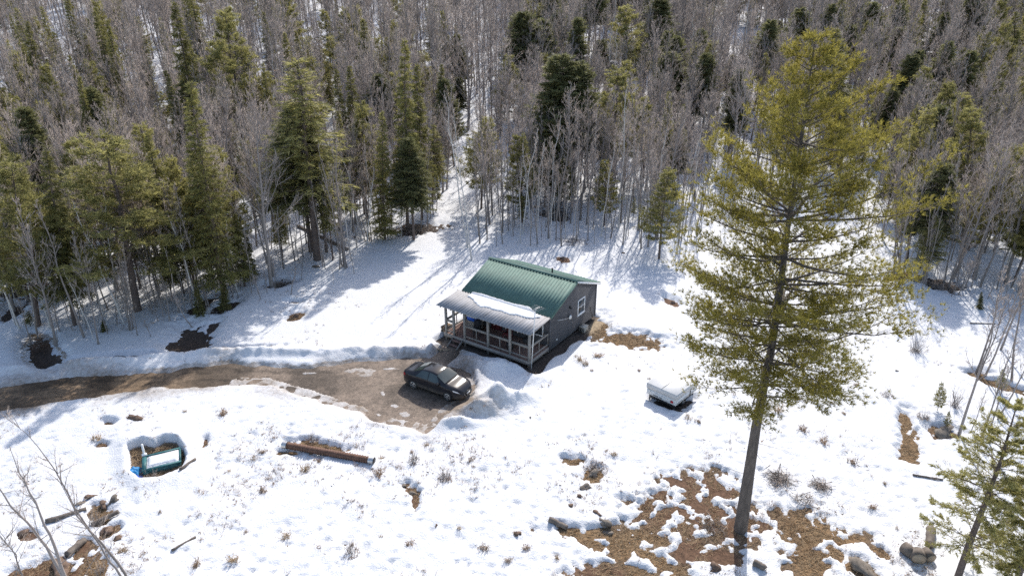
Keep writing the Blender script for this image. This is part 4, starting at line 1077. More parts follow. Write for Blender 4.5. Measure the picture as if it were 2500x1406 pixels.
class Kind:
    def __init__(s, name, cat, pairs):
        s.name, s.cat, s.pairs = name, cat, pairs
        s.h = [max(zmax(a), zmax(b)) for a, b in pairs]; s.one = [None]*len(pairs)
    def mesh1(s, k):
        if s.one[k] is None: s.one[k] = joined(s.name, s.pairs[k])
        return s.one[k]
    def place(s, k, loc, h, label, group=None, wide=1.0, rz=0.0, lean=(0, 0), parts=True):
        """a tree of height h at loc; lean = horizontal shift of the top per metre of height"""
        k %= len(s.pairs); f = h/s.h[k]
        up = Vector((lean[0], lean[1], 1)).normalized()
        rot = (Vector((0, 0, 1)).rotation_difference(up)).to_matrix().to_4x4() @ Matrix.Rotation(rz, 4, 'Z')
        if parts:
            o = bpy.data.objects.new(s.name, None); o.empty_display_size = .3
        else:
            o = bpy.data.objects.new(s.name, s.mesh1(k))
        COL.objects.link(o)
        o.matrix_world = Matrix.Translation(loc) @ rot @ Matrix.Diagonal((f*wide, f*wide, f, 1))
        o['label'] = label; o['category'] = s.cat
        if group: o['group'] = group
        if parts:
            for nm, me in zip(('trunk', 'crown'), s.pairs[k]):
                c = bpy.data.objects.new(nm, me); COL.objects.link(c); c.parent = o
        return o

K_BARE = Kind('bare_tree', 'tree', [bare_tree_meshes(100+i, 13, .10, .28+.05*(i % 3), 38, .21, .72, dense=1.0, tw=.011) for i in range(7)])
K_WIDE = Kind('bare_tree', 'tree', [bare_tree_meshes(140+i, 12, .12, .22, 40, .30, .62, dense=1.2) for i in range(3)])
K_SAP = Kind('sapling', 'sapling', [bare_tree_meshes(160+i, 7, .045, .30, 18, .16, .85, dense=.8, lean=.05) for i in range(5)])
K_CLUMP = Kind('bare_tree', 'tree', [bare_tree_meshes(180+i, 10, .055, .32, 18, .17, .9, stems=5+i, dense=.8) for i in range(3)])
K_BIRCH = Kind('birch_tree', 'tree', [bare_tree_meshes(190+i, 13, .075, .42, 24, .13, .8, bark='birch', dense=.9) for i in range(3)])
K_SPR = Kind('spruce_tree', 'tree', [spruce_meshes(200+i, 14, .14, 1.75, .10+.05*i, 'spruce', 46, 7, .3, 1.25, .9) for i in range(4)])
K_HEM = Kind('hemlock_tree', 'tree', [spruce_meshes(220+i, 13, .16, 2.7, .40, 'hemlock', 44, 9, .20, 1.8, .5, .27, .065) for i in range(3)])
K_PINE = Kind('pine_tree', 'tree', [pine_meshes(240+i, 13, .13, 2.9, .26, 'pine', 96, 8, per=7, needle=.25, nw=.04, twn=9) for i in range(4)])
K_THIN = Kind('fir_tree', 'tree', [spruce_meshes(260+i, 12, .11, 1.5, .38, 'pine', 34, 6, .25, 1.0, .8, .26, .055, .5) for i in range(3)])
KINDS = {'bare': K_BARE, 'wide': K_WIDE, 'sap': K_SAP, 'clump': K_CLUMP, 'birch': K_BIRCH, 'spruce': K_SPR, 'hemlock': K_HEM, 'pine': K_PINE, 'fir': K_THIN}

taken = []
NAMELESS = []                                     # (object, look, picture x, picture y) still to be told apart by label
def ordinal(n): return ['nearest', 'second nearest', 'third nearest', 'fourth nearest', 'fifth nearest', 'sixth nearest', 'seventh nearest', 'eighth nearest', 'ninth nearest'][n] if n < 9 else '%d%s nearest' % (n+1, {1: 'st', 2: 'nd', 3: 'rd'}.get((n+1) % 10, 'th') if (n+1) % 100 not in (11, 12, 13) else 'th')
def tell_apart(items, marks):
    """label each thing by its look, its side of the nearest landmark and its rank of nearness there"""
    sets = {}
    for o, look, px, py in items:
        d2, name, mx, my = min(((px-mx)**2 + (1.6*(py-my))**2, name, mx, my) for name, mx, my in marks)
        dx, dy = px-mx, py-my
        side = ('left of' if dx < 0 else 'right of') if abs(dx) > 1.2*abs(dy) else ('behind' if dy < 0 else 'in front of')
        sets.setdefault((look, side, name), []).append((d2, id(o), o))
    for (look, side, name), L in sets.items():
        L.sort(key=lambda v: v[:2])
        for i, (_, _, o) in enumerate(L):
            o['label'] = '%s %s %s' % (look, side, name) if len(L) == 1 else '%s %s %s %s' % (ordinal(i), look, side, name)
MARKS = [('the tall olive spruce', 548, 738), ('the spreading leafless tree', 664, 700), ('the broad pale pine', 338, 765), ('the many-stemmed pale clump', 842, 660), ('the dark spruce group', 995, 560), ('the twin dark hemlocks', 1380, 472), ('the yellow-green pine', 1495, 460), ('the lone young pine', 1608, 637), ('the snowy trail', 1130, 480), ('the cabin roof', 1300, 640), ('the dark root heap', 1350, 525), ('the bare-trunked hemlock', 1295, 290), ('the forked dark tree', 1790, 430), ('the big pine crown', 1950, 450), ('the leaning stem clump', 2186, 672), ('the bushy cedar', 2255, 690), ('the tall pale pine at right', 2330, 560), ('the upper-right dark evergreen', 2310, 330), ('the upper-left slim spruce pair', 315, 340), ('the upper-left corner spruce', 110, 330), ('the ditch at left', 100, 850), ('the grey stem clump at left', 322, 812), ('the thin-crowned tall fir', 775, 640), ('the upper-left snow lane', 220, 140), ('the light green top-edge conifer', 600, 400), ('the upper-right corner evergreen', 2455, 260), ('the spruce behind the big pine', 2050, 420), ('the small pointed spruce', 680, 420), ('the pointed top-edge evergreen', 1610, 230), ('the dark top-edge trunk', 1075, 330)]
def place_px(kind, bx, by, tx, ty, label, wide=1.0, k=None, group=None):
    """tree whose foot shows at (bx,by) and whose tip shows at (tx,ty)"""
    p = ground_pt(bx, by, .1); d = ray(tx, ty); t = p[1]/d[1]
    top = np.array([0, 0, CAM_H])+d*t
    h = top[2]-p[2]; lean = ((top[0]-p[0])/h, 0)
    taken.append((p[0], p[1]))
    kk = k if k is not None else len(taken)
    return KINDS[kind].place(kk, tuple(p-np.array((0, 0, .1))), h, label, group, wide, rz=len(taken)*1.7, lean=lean)

# the conspicuous trees, each with its own foot and tip
HERO = [
 ('spruce', 548,738, 462,190, 1.00, 'tall narrow olive spruce leaning left, beside the leafless spreading tree'),
 ('spruce', 500,420, 425,-5, 1.00, 'slim dark spruce whose tip reaches the top edge, left half'),
 ('pine', 600,400, 548,8, 1.12, 'bushy light green conifer at the top edge left of centre'),
 ('spruce', 300,330, 228,22, 0.90, 'very slim dark spruce, the left of two at upper left'),
 ('spruce', 330,350, 262,50, 0.80, 'very slim dark spruce, the right of two at upper left'),
 ('spruce', 110,330, 66,42, 0.90, 'slim dark spruce near the upper left corner'),
 ('spruce', 250,480, 190,180, 0.70, 'small slim spruce below the pair of slim spruces at upper left'),
 ('spruce', 680,420, 636,148, 0.70, 'small pointed spruce right of the tall olive spruce'),
 ('pine', 338,765, 255,300, 1.88, 'broad pale green pine in front of the woods at left'),
 ('spruce', 183,800, 108,350, 1.05, 'yellow-green spruce left of the broad pale pine'),
 ('pine', 95,800, 30,365, 1.26, 'dark evergreen at the left edge beside the yellow-green spruce'),
 ('fir', 775,640, 738,130, 1.88, 'tall thin-crowned fir left of the dark spruce group'),
 ('hemlock', 760,620, 715,240, 1.33, 'dark bushy evergreen behind the many-stemmed leafless clump'),
 ('spruce', 995,560, 985,85, .85, 'tallest of the dark spruces left of the cabin roof'),
 ('spruce', 1030,540, 1022,150, .85, 'second dark spruce close on the right of the tallest one'),
 ('spruce', 940,590, 925,265, .95, 'shorter dark spruce on the left of the dark group'),
 ('hemlock', 1010,590, 1000,330, 1.10, 'squat dark evergreen at the foot of the dark spruce group'),
 ('fir', 1055,500, 1060,300, 1.50, 'short light green fir at the edge of the snowy trail'),
 ('hemlock', 1295,290, 1282,22, 1.47, 'dark hemlock with bare lower trunk at top centre'),
 ('hemlock', 1366,475, 1372,125, 1.40, 'big dark hemlock, left one of the twin crowns behind the cabin'),
 ('hemlock', 1398,470, 1408,140, 1.26, 'big dark hemlock, right one of the twin crowns behind the cabin'),
 ('hemlock', 1480,260, 1468,92, 1.26, 'small dark evergreen above the yellow-green pine'),
 ('pine', 1495,460, 1508,152, 1.27, 'yellow-green pine right of the twin dark hemlocks'),
 ('pine', 1570,450, 1585,230, 1.05, 'pale green pine with flat sprays, second right of the twin hemlocks'),
 ('pine', 1330,420, 1335,250, 0.90, 'small pale pine left of the twin dark hemlocks'),
 ('pine', 1608,637, 1630,405, 1.27, 'young bushy pine standing alone in front of the trees right of the cabin'),
 ('hemlock', 1650,330, 1640,118, 1.54, 'rounded dark evergreen half hidden by bare twigs right of centre'),
 ('pine', 1540,260, 1545,5, 1.50, 'pale green conifer at the top edge right of centre'),
 ('hemlock', 1610,230, 1612,-10, 1.40, 'dark pointed evergreen cut by the top edge right of centre'),
 ('spruce', 2050,420, 2042,52, 1.50, 'dark spruce rising just behind the top of the big pine'),
 ('hemlock', 1950,200, 1952,12, 1.40, 'dark evergreen at the top edge left of the big pine tip'),
 ('hemlock', 2110,190, 2135,0, 1.40, 'dark evergreen at the top edge right of the big pine tip'),
 ('spruce', 2310,330, 2352,112, 1.35, 'dark pointed evergreen at upper right, above the tall pale pine'),
 ('spruce', 2230,200, 2262,-5, 1.30, 'olive pointed evergreen cut by the top edge at upper right'),
 ('spruce', 2370,230, 2402,60, 1.35, 'dark evergreen second from the right along the top right skyline'),
 ('spruce', 2455,260, 2490,20, 1.40, 'dark evergreen in the upper right corner'),
 ('hemlock', 2180,260, 2205,60, 1.40, 'olive evergreen beyond the right shoulder of the big pine'),
 ('pine', 2330,560, 2385,255, 1.35, 'tall pale green pine at right, below the dark pointed evergreen'),
 ('pine', 2390,600, 2440,380, 1.80, 'broad pale pine at right with bare trees in front'),
 ('fir', 2255,690, 2285,520, 1.88, 'bushy dark cedar at the right wood edge, above the grey shadow'),
 ('fir', 2215,640, 2230,430, 1.50, 'grey-green fir behind the right-hand stems'),
 ('wide', 664,700, 610,230, 1.00, 'leafless grey tree with wide spreading crown at the left wood edge'),
 ('clump', 842,660, 800,330, 1.00, 'leafless clump of many pale stems at the wood edge left of cabin'),
 ('clump', 322,812, 265,560, 0.90, 'leafless clump of thin grey stems above the snow bank at left'),
 ('bare', 136,842, 45,470, 1.00, 'leafless grey tree beside the dark ditch at left'),
 ('bare', 241,846, 190,560, 0.90, 'pale single trunk right of the dark ditch at left'),
 ('birch', 1152,640, 1120,250, 0.80, 'thin white birch trunk just left of the cabin roof peak'),
 ('birch', 1143,610, 1105,215, 0.90, 'taller white birch close behind the other birch by the cabin'),
 ('birch', 1510,560, 1525,190, 0.80, 'white birch trunk in front of the pines right of the hemlocks'),
 ('birch', 1450,520, 1468,260, 0.70, 'slim white birch left of the taller one behind the cabin'),
 ('wide', 1790,430, 1815,130, 0.90, 'leafless dark tree with forked crown left of the big pine'),
 ('clump', 2186,672, 2215,330, 1.10, 'clump of dark leaning stems right of the big pine'),
 ('clump', 2252,694, 2300,470, 0.80, 'clump of dark stems under the bushy cedar at right'),
 ('bare', 1075,330, 1070,-20, 0.90, 'dark straight trunk reaching the top edge left of centre'),
 ('wide', 1200,300, 1200,10, 0.80, 'leafless forked tree at top, left of the hemlock with bare trunk'),
 ('wide', 1380,250, 1395,-10, 0.90, 'leafless spreading tree at top right of the hemlock with bare trunk'),
 ('bare', 712,240, 690,-60, 0.90, 'dark bare trunk at the top edge left of centre'),
 ('pine', 720,200, 690,-40, 1.20, 'dark-limbed pine cut by the top edge left of centre'),
]
for kind, bx, by, tx, ty, wide, lab in HERO: place_px(kind, bx, by, tx, ty, lab, wide)

K_POLE = Kind('young_tree', 'tree', [bare_tree_meshes(170+i, 9, .048, .45+.06*(i % 3), 16, .13, .9, dense=.9, lean=.03, bark='bark' if i % 3 else 'birch') for i in range(6)])
# the woods: everything else, spread over the land behind the clearing
EDGE = np.array([(-400,780), (0,800), (130,815), (240,840), (330,800), (430,775), (550,742), (680,692), (850,650), (900,600), (1040,556), (1085,520), (1110,440), (1118,360), (1150,360), (1165,600), (1300,605), (1480,590), (1600,615), (1700,590), (1760,500), (1900,480), (2050,500), (2150,590), (2190,665), (2260,690), (2400,715), (2500,735), (2900,800)], float)
rw = np.random.default_rng(77)
cand = []
NC = 40000
cy_ = 46*np.exp(rw.random(NC)*math.log(300/46)); cx_ = (rw.random(NC)*2-1)*(cy_*.86+8)
keepw = rw.random(NC) < (cy_/300)**1.5*1.0 + .05                       # even density over the land
cx_, cy_ = cx_[keepw], cy_[keepw]
cz_ = soil_z(cx_, cy_); cpx, cpy = project(cx_, cy_, cz_)
okm = (cpy < np.interp(cpx, EDGE[:, 0], EDGE[:, 1]) - rw.random(len(cpx))**2*40) & (cpx > -140) & (cpx < 2660) & (cpy > -60) & (cy_ < 250)
dens = np.where(cpy > 300, .95, .46)
dens = np.where((cpx > 1080) & (cpx < 1260) & (cpy > 270), .45, dens)      # snowy trail
dens = np.where((cpx > 1660) & (cpx < 2160) & (cpy > 400), .38, dens)
lane = np.abs(cpy - np.interp(cpx, [0, 150, 440, 700], [230, 140, 75, 40]))
dens = np.where((lane < 26) & (cpx < 520), .12, dens)
okm &= rw.random(len(cpx)) < dens
cx_, cy_, cz_, cpx, cpy = (v[okm] for v in (cx_, cy_, cz_, cpx, cpy))
order = np.argsort(-cpy)
cell = {}
for x, y in taken: cell.setdefault((int(x//3), int(y//3)), []).append((x, y, 1.3))
spots = []
for i in order:
    x, y = cx_[i], cy_[i]; mind = .85 + .003*y
    c = (int(x//3), int(y//3)); bad = False
    for a in (-1, 0, 1):
        for b in (-1, 0, 1):
            for (u, v, r_) in cell.get((c[0]+a, c[1]+b), ()):
                if (x-u)**2+(y-v)**2 < max(mind, r_)**2: bad = True
    if bad: continue
    cell.setdefault(c, []).append((x, y, mind)); spots.append((x, y, cz_[i], cpx[i], cpy[i]))

# tight screen of slim young trees along the edge of the clearing
rp = np.random.default_rng(79); npole = 0
BANDS = [(1135, 1730, 370, 150, 'slim pale-stemmed young tree in the screen behind the cabin'), (0, 1060, 0, 95, 'slim young tree along the wood edge left of the cabin'), (1740, 2520, 0, 55, 'slim young tree along the wood edge at right')]
for x0, x1, ytop, num, lab in BANDS:
    made = 0; tries = 0
    while made < num and tries < 4000:
        tries += 1; qx = rp.uniform(x0, x1); e = float(np.interp(qx, EDGE[:, 0], EDGE[:, 1])); qy = rp.uniform(ytop, e+12) if ytop else e+8-rp.random()**1.4*120
        if ytop and rp.random() > .35+.65*(qy-ytop)/(e-ytop): continue
        p = ground_pt(qx, qy); x, y = p[0], p[1]; c = (int(x//3), int(y//3))
        if any((x-u)**2+(y-v)**2 < .45 for a in (-1, 0, 1) for b in (-1, 0, 1) for (u, v, r_) in cell.get((c[0]+a, c[1]+b), ())): continue
        cell.setdefault(c, []).append((x, y, .4)); made += 1
        ob = K_POLE.place(int(rp.integers(0, 60)), (x, y, p[2]-.05), rp.uniform(5.0, 11.0), lab, lab.replace('tree', 'trees'), rp.uniform(.9, 1.2), rp.uniform(0, 6.28), (rp.normal()*.04, rp.normal()*.03), parts=made % 2 == 0)
        NAMELESS.append((ob, 'slim young tree', qx, qy))

def zone(px, py):
    if py < 170: return 3 if px < 1250 else 4
    return 0 if px < 560 else 1 if px < 1110 else 2 if px < 1750 else 5
WHERE = ['in the woods at left above the driveway', 'in the dark stand left of the cabin', 'in the thin woods behind the cabin', 'far back on the upper left hillside', 'far back on the upper right hillside', 'in the woods at right behind the big pine']
LOOK = {'bare': 'slender leafless hardwood', 'wide': 'spreading leafless hardwood', 'sap': 'thin leafless sapling', 'clump': 'many-stemmed leafless tree', 'birch': 'pale-trunked birch', 'spruce': 'narrow olive-green spruce', 'hemlock': 'rounded dark evergreen', 'pine': 'pale green pine', 'fir': 'thin-crowned grey-green fir'}
limit = {'bare': 190, 'wide': 70, 'sap': 230, 'clump': 30, 'birch': 45, 'spruce': 95, 'hemlock': 80, 'pine': 95, 'fir': 75}
count = {k: 0 for k in limit}
rest = []
for (x, y, z, px, py) in spots:
    u = rw.random(); zn = zone(px, py)
    con = {0: .30, 1: .26, 2: .13, 3: .10, 4: .30, 5: .24}[zn]
    if px > 1900 and py < 330: con = .27
    if u < con:
        v = rw.random()
        kind = ('spruce' if v < .34 else 'fir' if v < .58 else 'pine' if v < .96 else 'hemlock') if px < 1110 else ('hemlock' if v < .38 else 'spruce' if v < .5 else 'pine' if v < .85 else 'fir')
    else:
        v = rw.random(); near = py > 420
        kind = 'sap' if v < (.42 if near else .10) else 'birch' if v > .95 else 'wide' if v > .80 else 'clump' if v > .77 and near else 'bare'
    hgt = {'bare': rw.uniform(8.5, 14.5), 'wide': rw.uniform(8, 13), 'sap': rw.uniform(3, 7.5), 'clump': rw.uniform(6, 10), 'birch': rw.uniform(8, 13), 'spruce': rw.uniform(6, 14), 'hemlock': rw.uniform(6, 12.5), 'pine': rw.uniform(5, 12.5), 'fir': rw.uniform(4, 11)}[kind]
    hgt *= 1 + .3*float(sstep(75, 130, y))
    rz = rw.uniform(0, 6.28); lean = (rw.normal()*.035, rw.normal()*.035); k = int(rw.integers(0, 50)); wd_ = rw.uniform(.85, 1.2)
    if count[kind] < limit[kind] and py > 60:
        count[kind] += 1
        ob = KINDS[kind].place(k, (x, y, z-.05), hgt, '%s %s' % (LOOK[kind], WHERE[zn]), '%s trees %s' % (LOOK[kind], WHERE[zn]), wd_, rz, lean, parts=(py > 400 and kind != 'sap' and count[kind] < .75*limit[kind]))
        NAMELESS.append((ob, LOOK[kind], px, py))
    else:
        rest.append((x, y, z-.05, KINDS[kind], k, hgt, rz, wd_))
tell_apart(NAMELESS, MARKS)
print('trees', count, 'rest', len(rest))

# far-off wood beyond the trees one can tell apart: one mass of points carrying the same tree shapes
def far_wood(rest):
    by = {}
    for x, y, z, K, k, h, rz, w in rest:
        if K is K_SAP: K = K_BARE
        have = [q for q in range(len(K.pairs)) if K.one[q] is not None]
        if not have: continue
        k = have[k % min(3, len(have))]; by.setdefault((id(K), k), (K, k, []))[2].append((x, y, z, h, rz, w))
    V, var, sc_, rt = [], [], [], []
    srcs = []
    for n, (K, k, L_) in enumerate(by.values()):
        src = next((o for o in COL.objects if o.type == 'MESH' and o.data == K.one[k]), None) if K.one[k] is not None else None
        if src is None: continue
        srcs.append(src); idx = len(srcs)-1
        for x, y, z, h, rz, w in L_:
            V.append((x, y, z)); var.append(idx); f = h/K.h[k]; sc_.append((f*w, f*w, f)); rt.append((0, 0, rz))
    me = bpy.data.meshes.new('far_wood'); me.from_pydata(V, [], [])
    a = me.attributes.new('variant', 'INT', 'POINT'); a.data.foreach_set('value', var)
    a = me.attributes.new('size', 'FLOAT_VECTOR', 'POINT'); a.data.foreach_set('vector', np.array(sc_, np.float32).ravel())
    a = me.attributes.new('turn', 'FLOAT_VECTOR', 'POINT'); a.data.foreach_set('vector', np.array(rt, np.float32).ravel())
    o = link('far_wood', me, kind='stuff', label='far-off mass of grey leafless wood and evergreens on the hillside', category='woods')
    ng = bpy.data.node_groups.new('far_wood', 'GeometryNodeTree')
    ng.interface.new_socket('Geometry', in_out='INPUT', socket_type='NodeSocketGeometry'); ng.interface.new_socket('Geometry', in_out='OUTPUT', socket_type='NodeSocketGeometry')
    N = ng.nodes; L = ng.links.new
    gi = N.new('NodeGroupInput'); go = N.new('NodeGroupOutput'); jn = N.new('GeometryNodeJoinGeometry')
    def attr(name, typ):
        n = N.new('GeometryNodeInputNamedAttribute'); n.data_type = typ; n.inputs[0].default_value = name; return n.outputs[0]
    av, asz, at = attr('variant', 'INT'), attr('size', 'FLOAT_VECTOR'), attr('turn', 'FLOAT_VECTOR')
    er = N.new('FunctionNodeEulerToRotation'); L(at, er.inputs[0])
    for i, src in enumerate(srcs):
        cmp_ = N.new('FunctionNodeCompare'); cmp_.data_type = 'INT'; cmp_.operation = 'EQUAL'
        L(av, cmp_.inputs[2]); cmp_.inputs[3].default_value = i
        ob = N.new('GeometryNodeObjectInfo'); ob.inputs[0].default_value = src; ob.inputs['As Instance'].default_value = True; ob.transform_space = 'ORIGINAL'
        ip = N.new('GeometryNodeInstanceOnPoints')
        L(gi.outputs[0], ip.inputs['Points']); L(cmp_.outputs[0], ip.inputs['Selection']); L(ob.outputs['Geometry'], ip.inputs['Instance'])
        L(er.outputs[0], ip.inputs['Rotation']); L(asz, ip.inputs['Scale']); L(ip.outputs[0], jn.inputs[0])
    L(jn.outputs[0], go.inputs[0])
    md = o.modifiers.new('far_wood', 'NODES'); md.node_group = ng
far_wood(rest)

# ------------------------------------------------------------------ the big pine in the foreground
base = ground_pt(1808, 1292, .05)
TR = []
for qx, qy in ((1808,1292), (1828,1170), (1848,1050), (1872,930), (1890,850), (1912,700), (1930,556), (1950,420), (1972,272), (1986,150), (1990,98)):
    d = ray(qx, qy); t = base[1]/d[1]; p = np.array([0, 0, CAM_H])+d*t; TR.append(p-base)
TR = np.array(TR); TR[:, 1] += .25*np.sin(np.linspace(0, 3, len(TR)))
TR[0, 2] = -.2
hp = TR[-1, 2]
rads = np.interp(TR[:, 2]/hp, [0, .06, .2, .45, .7, .9, 1], [.31, .275, .215, .15, .095, .045, .015])
def reach(az, rel):
    """longer limbs to the right, shorter to the left and towards the viewer"""
    return .96+.12*np.cos(az)-.05*np.sin(az)
prof = ([0, .06, .2, .38, .52, .66, .78, .9, 1.0], [.66, .86, .98, 1.0, .93, .76, .54, .30, .07])
pt, pc = pine_meshes(301, hp, .4, 4.6, .35, 'pine_big', 215, 9, trunk=(TR, rads), needle=.19, nw=.021, per=10, reach=reach, upsw=.15, bark='pine_bark', twn=14, prof=prof, inner=.26, lvar=(.45, 1.12), tpow=1.12)
big = thing('pine_tree', 'tall yellow-green white pine with long bare trunk in the right foreground', 'tree', tuple(base))
link('trunk', pt, big); link('crown', pc, big)
# ------------------------------------------------------------------ near trees, shrubs, rocks, logs, litter
def path_tree(name, label, paths, r0, seed, twig_len=1.0, nbr=16):
    """leafless tree whose stems follow given sight points in one upright plane"""
    rg = np.random.default_rng(seed)
    b0 = ground_pt(*paths[0][0], lift=.1)
    t = thing(name, label, 'tree', tuple(b0)); T, C = MB(), MB()
    for n, path in enumerate(paths):
        yb = b0[1] + (.0 if n == 0 else rg.uniform(-.5, .5)); P = []
        for q in path:
            d = ray(*q); P.append(np.array([0, 0, CAM_H])+d*(yb/d[1])-b0)
        P = np.array(P); P[0, 2] = -.3
        # resample smoothly
        L = np.r_[0, np.cumsum(np.linalg.norm(np.diff(P, axis=0), axis=1))]; s = np.linspace(0, L[-1], 16)
        P = np.stack([np.interp(s, L, P[:, i]) for i in range(3)], 1) + np.cumsum(rg.normal(size=(16, 3))*.02, 0)*np.array([1, 2, 0])
        rad = r0*(1-.1*n)*(1-s/L[-1]*.9)
        T.tube(P, rad, 7, False)
        u = rg.uniform(.25, 1, nbr); A = np.stack([np.interp(u*L[-1], s, P[:, i]) for i in range(3)], 1)
        tan = unit(P[-1]-P[0])[None]
        D = scatter_dirs(np.repeat(tan, nbr, 0)*.8+rg.normal(size=(nbr, 3))*.45, .1, rg)
        l = twig_len*rg.uniform(.5, 1.8, nbr)*(1.2-.6*u); m1 = A+D*(l*.5)[:, None]; e = m1+unit(D+np.array([0, 0, .3])+rg.normal(size=D.shape)*.15)*(l*.5)[:, None]
        T.cones(A, m1, .012+.006*l, .008+.003*l, 4); T.spikes(m1, e, .008+.003*l)
        k = 9
        for _ in range(k):
            v = rg.uniform(.2, 1, nbr)[:, None]; a0 = np.where(v < .5, A+(m1-A)*v*2, m1+(e-m1)*(v-.5)*2)
            d = scatter_dirs(D+np.array([0, 0, .2]), .5, rg); ll = l*rg.uniform(.2, .45, nbr)
            C.spikes(a0, a0+d*ll[:, None], .006)
            for _ in range(2):
                a1 = a0+d*(ll*rg.uniform(.3, .9, nbr))[:, None]; d3 = scatter_dirs(d, .6, rg); C.spikes(a1, a1+d3*(ll*.5)[:, None], .004)
    T.build('trunk', M['bark'], t); C.build('crown', M['twig'], t)
path_tree('bare_tree', 'leafless tree with two dark leaning stems near the lower left corner', [[(330,1440), (307,1403), (179,1250), (128,1144), (86,1073), (35,1029)], [(318,1440), (283,1403), (192,1256), (158,1200), (140,1165)]], .062, 401, 1.0)
path_tree('bare_tree', 'grey leafless tree with forked stems at the lower left edge', [[(185,1450), (166,1406), (121,1304), (86,1237), (48,1166), (19,1099)], [(178,1445), (153,1406), (93,1326), (54,1269), (0,1192), (-60,1110)]], .085, 402, 1.1)
path_tree('bare_tree', 'small leafless tree cut by the left edge below the drive', [[(60,1440), (45,1406), (28,1370), (5,1330), (-20,1280)]], .045, 403, .9)

# near conifer at lower right
def near_spruce(px_path, label, seed, h_r, R0, crown0):
    b0 = ground_pt(*px_path[0], lift=.1); P = []
    for q in px_path:
        d = ray(*q); P.append(np.array([0, 0, CAM_H])+d*(b0[1]/d[1])-b0)
    P = np.array(P); h = P[-1, 2]
    rg = np.random.default_rng(seed); T, C = MB(), MB()
    q = P[:, 2]/h; T.tube(np.vstack([P[0]-np.array((0, 0, .3)), P[1:]]), h_r*np.clip(1-q, 0, 1)**.8+.015, 9, False)
    b = 84; tt = crown0+(1-crown0)*np.sort(rg.random(b))*.98; A = np.stack([np.interp(tt, q, P[:, i]) for i in range(3)], 1)
    az = np.arange(b)*2.4+rg.normal(size=b)*.3; L = R0*np.clip(1.05-tt, .05, 1)**.5*rg.uniform(.35, 1.15, b)+.12
    el = -.05+.6*tt**2+rg.normal(size=b)*.12; D = np.c_[np.cos(az)*np.cos(el), np.sin(az)*np.cos(el), np.sin(el)]
    e = A+D*L[:, None]+np.array([0, 0, .08])*L[:, None]; T.spikes(A, e, .010+.008*L, 4)
    tw = 16; m = b*tw; bi = np.repeat(np.arange(b), tw); u = .2+.8*rg.random(m); a0 = A[bi]+(e-A)[bi]*u[:, None]
    side = unit(np.cross(D, np.array([0, 0, 1.])))[bi]*rg.choice([-1, 1], m)[:, None]
    d2 = unit(D[bi]*.8+side*rg.uniform(.3, 1, m)[:, None]+rg.normal(size=(m, 3))*.15); l2 = np.clip(L[bi]*.34*(1.2-u), .12, .8); e2 = a0+d2*l2[:, None]
    T.spikes(a0, e2, .006)
    K = 30; ti = np.repeat(np.arange(m), K); uu = rg.random(len(ti)); pos = a0[ti]+(e2-a0)[ti]*uu[:, None]+rg.normal(size=(len(ti), 3))*.02
    nd = unit(d2[ti]*.6+rg.normal(size=(len(ti), 3))*.6)
    C.blades(pos, nd, .11*rg.uniform(.7, 1.3, len(ti)), .026, rg)
    t = thing('spruce_tree', label, 'tree', tuple(b0)); T.build('trunk', M['conifer_bark'], t); C.build('crown', M['pine'], t)
near_spruce([(2335,1420), (2365,1330), (2402,1235), (2445,1120), (2482,990)], 'young spruce with open sprays at the lower right corner', 411, .13, 2.5, .2)
near_spruce([(2480,1440), (2505,1340), (2530,1240), (2560,1130)], 'second young spruce half cut by the right edge at the bottom', 412, .11, 2.2, .1)

# thin saplings at the right edge and other small trees by the clearing
SAPS = [(2342,1060,2458,705,'longest thin leaning sapling at right, beside the mossy boulder'), (2392,1076,2515,810,'thin leaning sapling right of the longest one'), (2409,1078,2490,862,'short thin sapling in front of the lower right spruce'), (2431,1030,2520,800,'thin sapling near the right edge above the lower right spruce'),
 (2370,1056,2425,935,'small crooked sapling between the longest sapling and the spruce'), (2384,908,2470,640,'tall thin sapling rising from the straw patch at right'), (2392,912,2490,690,'second thin sapling rising from the straw patch at right'), (2405,918,2520,650,'outermost thin sapling rising from the straw patch at right'), (2470,935,2560,640,'thin sapling at the right edge beyond the straw patch'), (2440,860,2530,560,'thin tall sapling at the right edge in mid distance')]
for i, (bx, by, tx, ty, lab) in enumerate(SAPS): place_px('sap', bx, by, tx, ty, lab, 1.1, k=i)
SMALLC = [('spruce',488,770,480,690,1.6,'small dark spruce beside the upper dark melt hole'), ('spruce',548,760,545,680,1.7,'small dark spruce right of the upper melt hole'), ('spruce',255,815,250,775,2.0,'low dark spruce sapling near the thin grey stem clump'), ('fir',75,800,66,755,2.4,'low lime-green fir at the edge of the ditch at left'), ('spruce',2390,760,2400,708,1.6,'tiny spruce at the right wood edge'),
 ('pine',2288,1008,2305,928,.8,'pine seedling with tufted top in the snow at right'), ('pine',2310,1045,2320,1000,.9,'low pine seedling just behind the mossy boulder'), ('fir',2445,960,2450,895,1.6,'low yellowish evergreen bush among the right saplings'), ('fir',480,700,470,560,1.6,'small yellow-green fir left of the tall olive spruce'), ('fir',420,740,405,600,1.7,'small pale fir at the foot of the broad pale pine'),
 ('spruce',610,690,600,560,1.4,'short dark spruce behind the leafless spreading tree'), ('fir',690,640,680,500,1.5,'short grey-green fir right of the leafless spreading tree'), ('fir',1270,560,1275,470,1.4,'small pale fir left of the dark root mound'), ('fir',1545,540,1550,480,1.2,'small yellow-green evergreen right of the root mound')]
for i, (kd, bx, by, tx, ty, w, lab) in enumerate(SMALLC): place_px(kd, bx, by, tx, ty, lab, w, k=i)

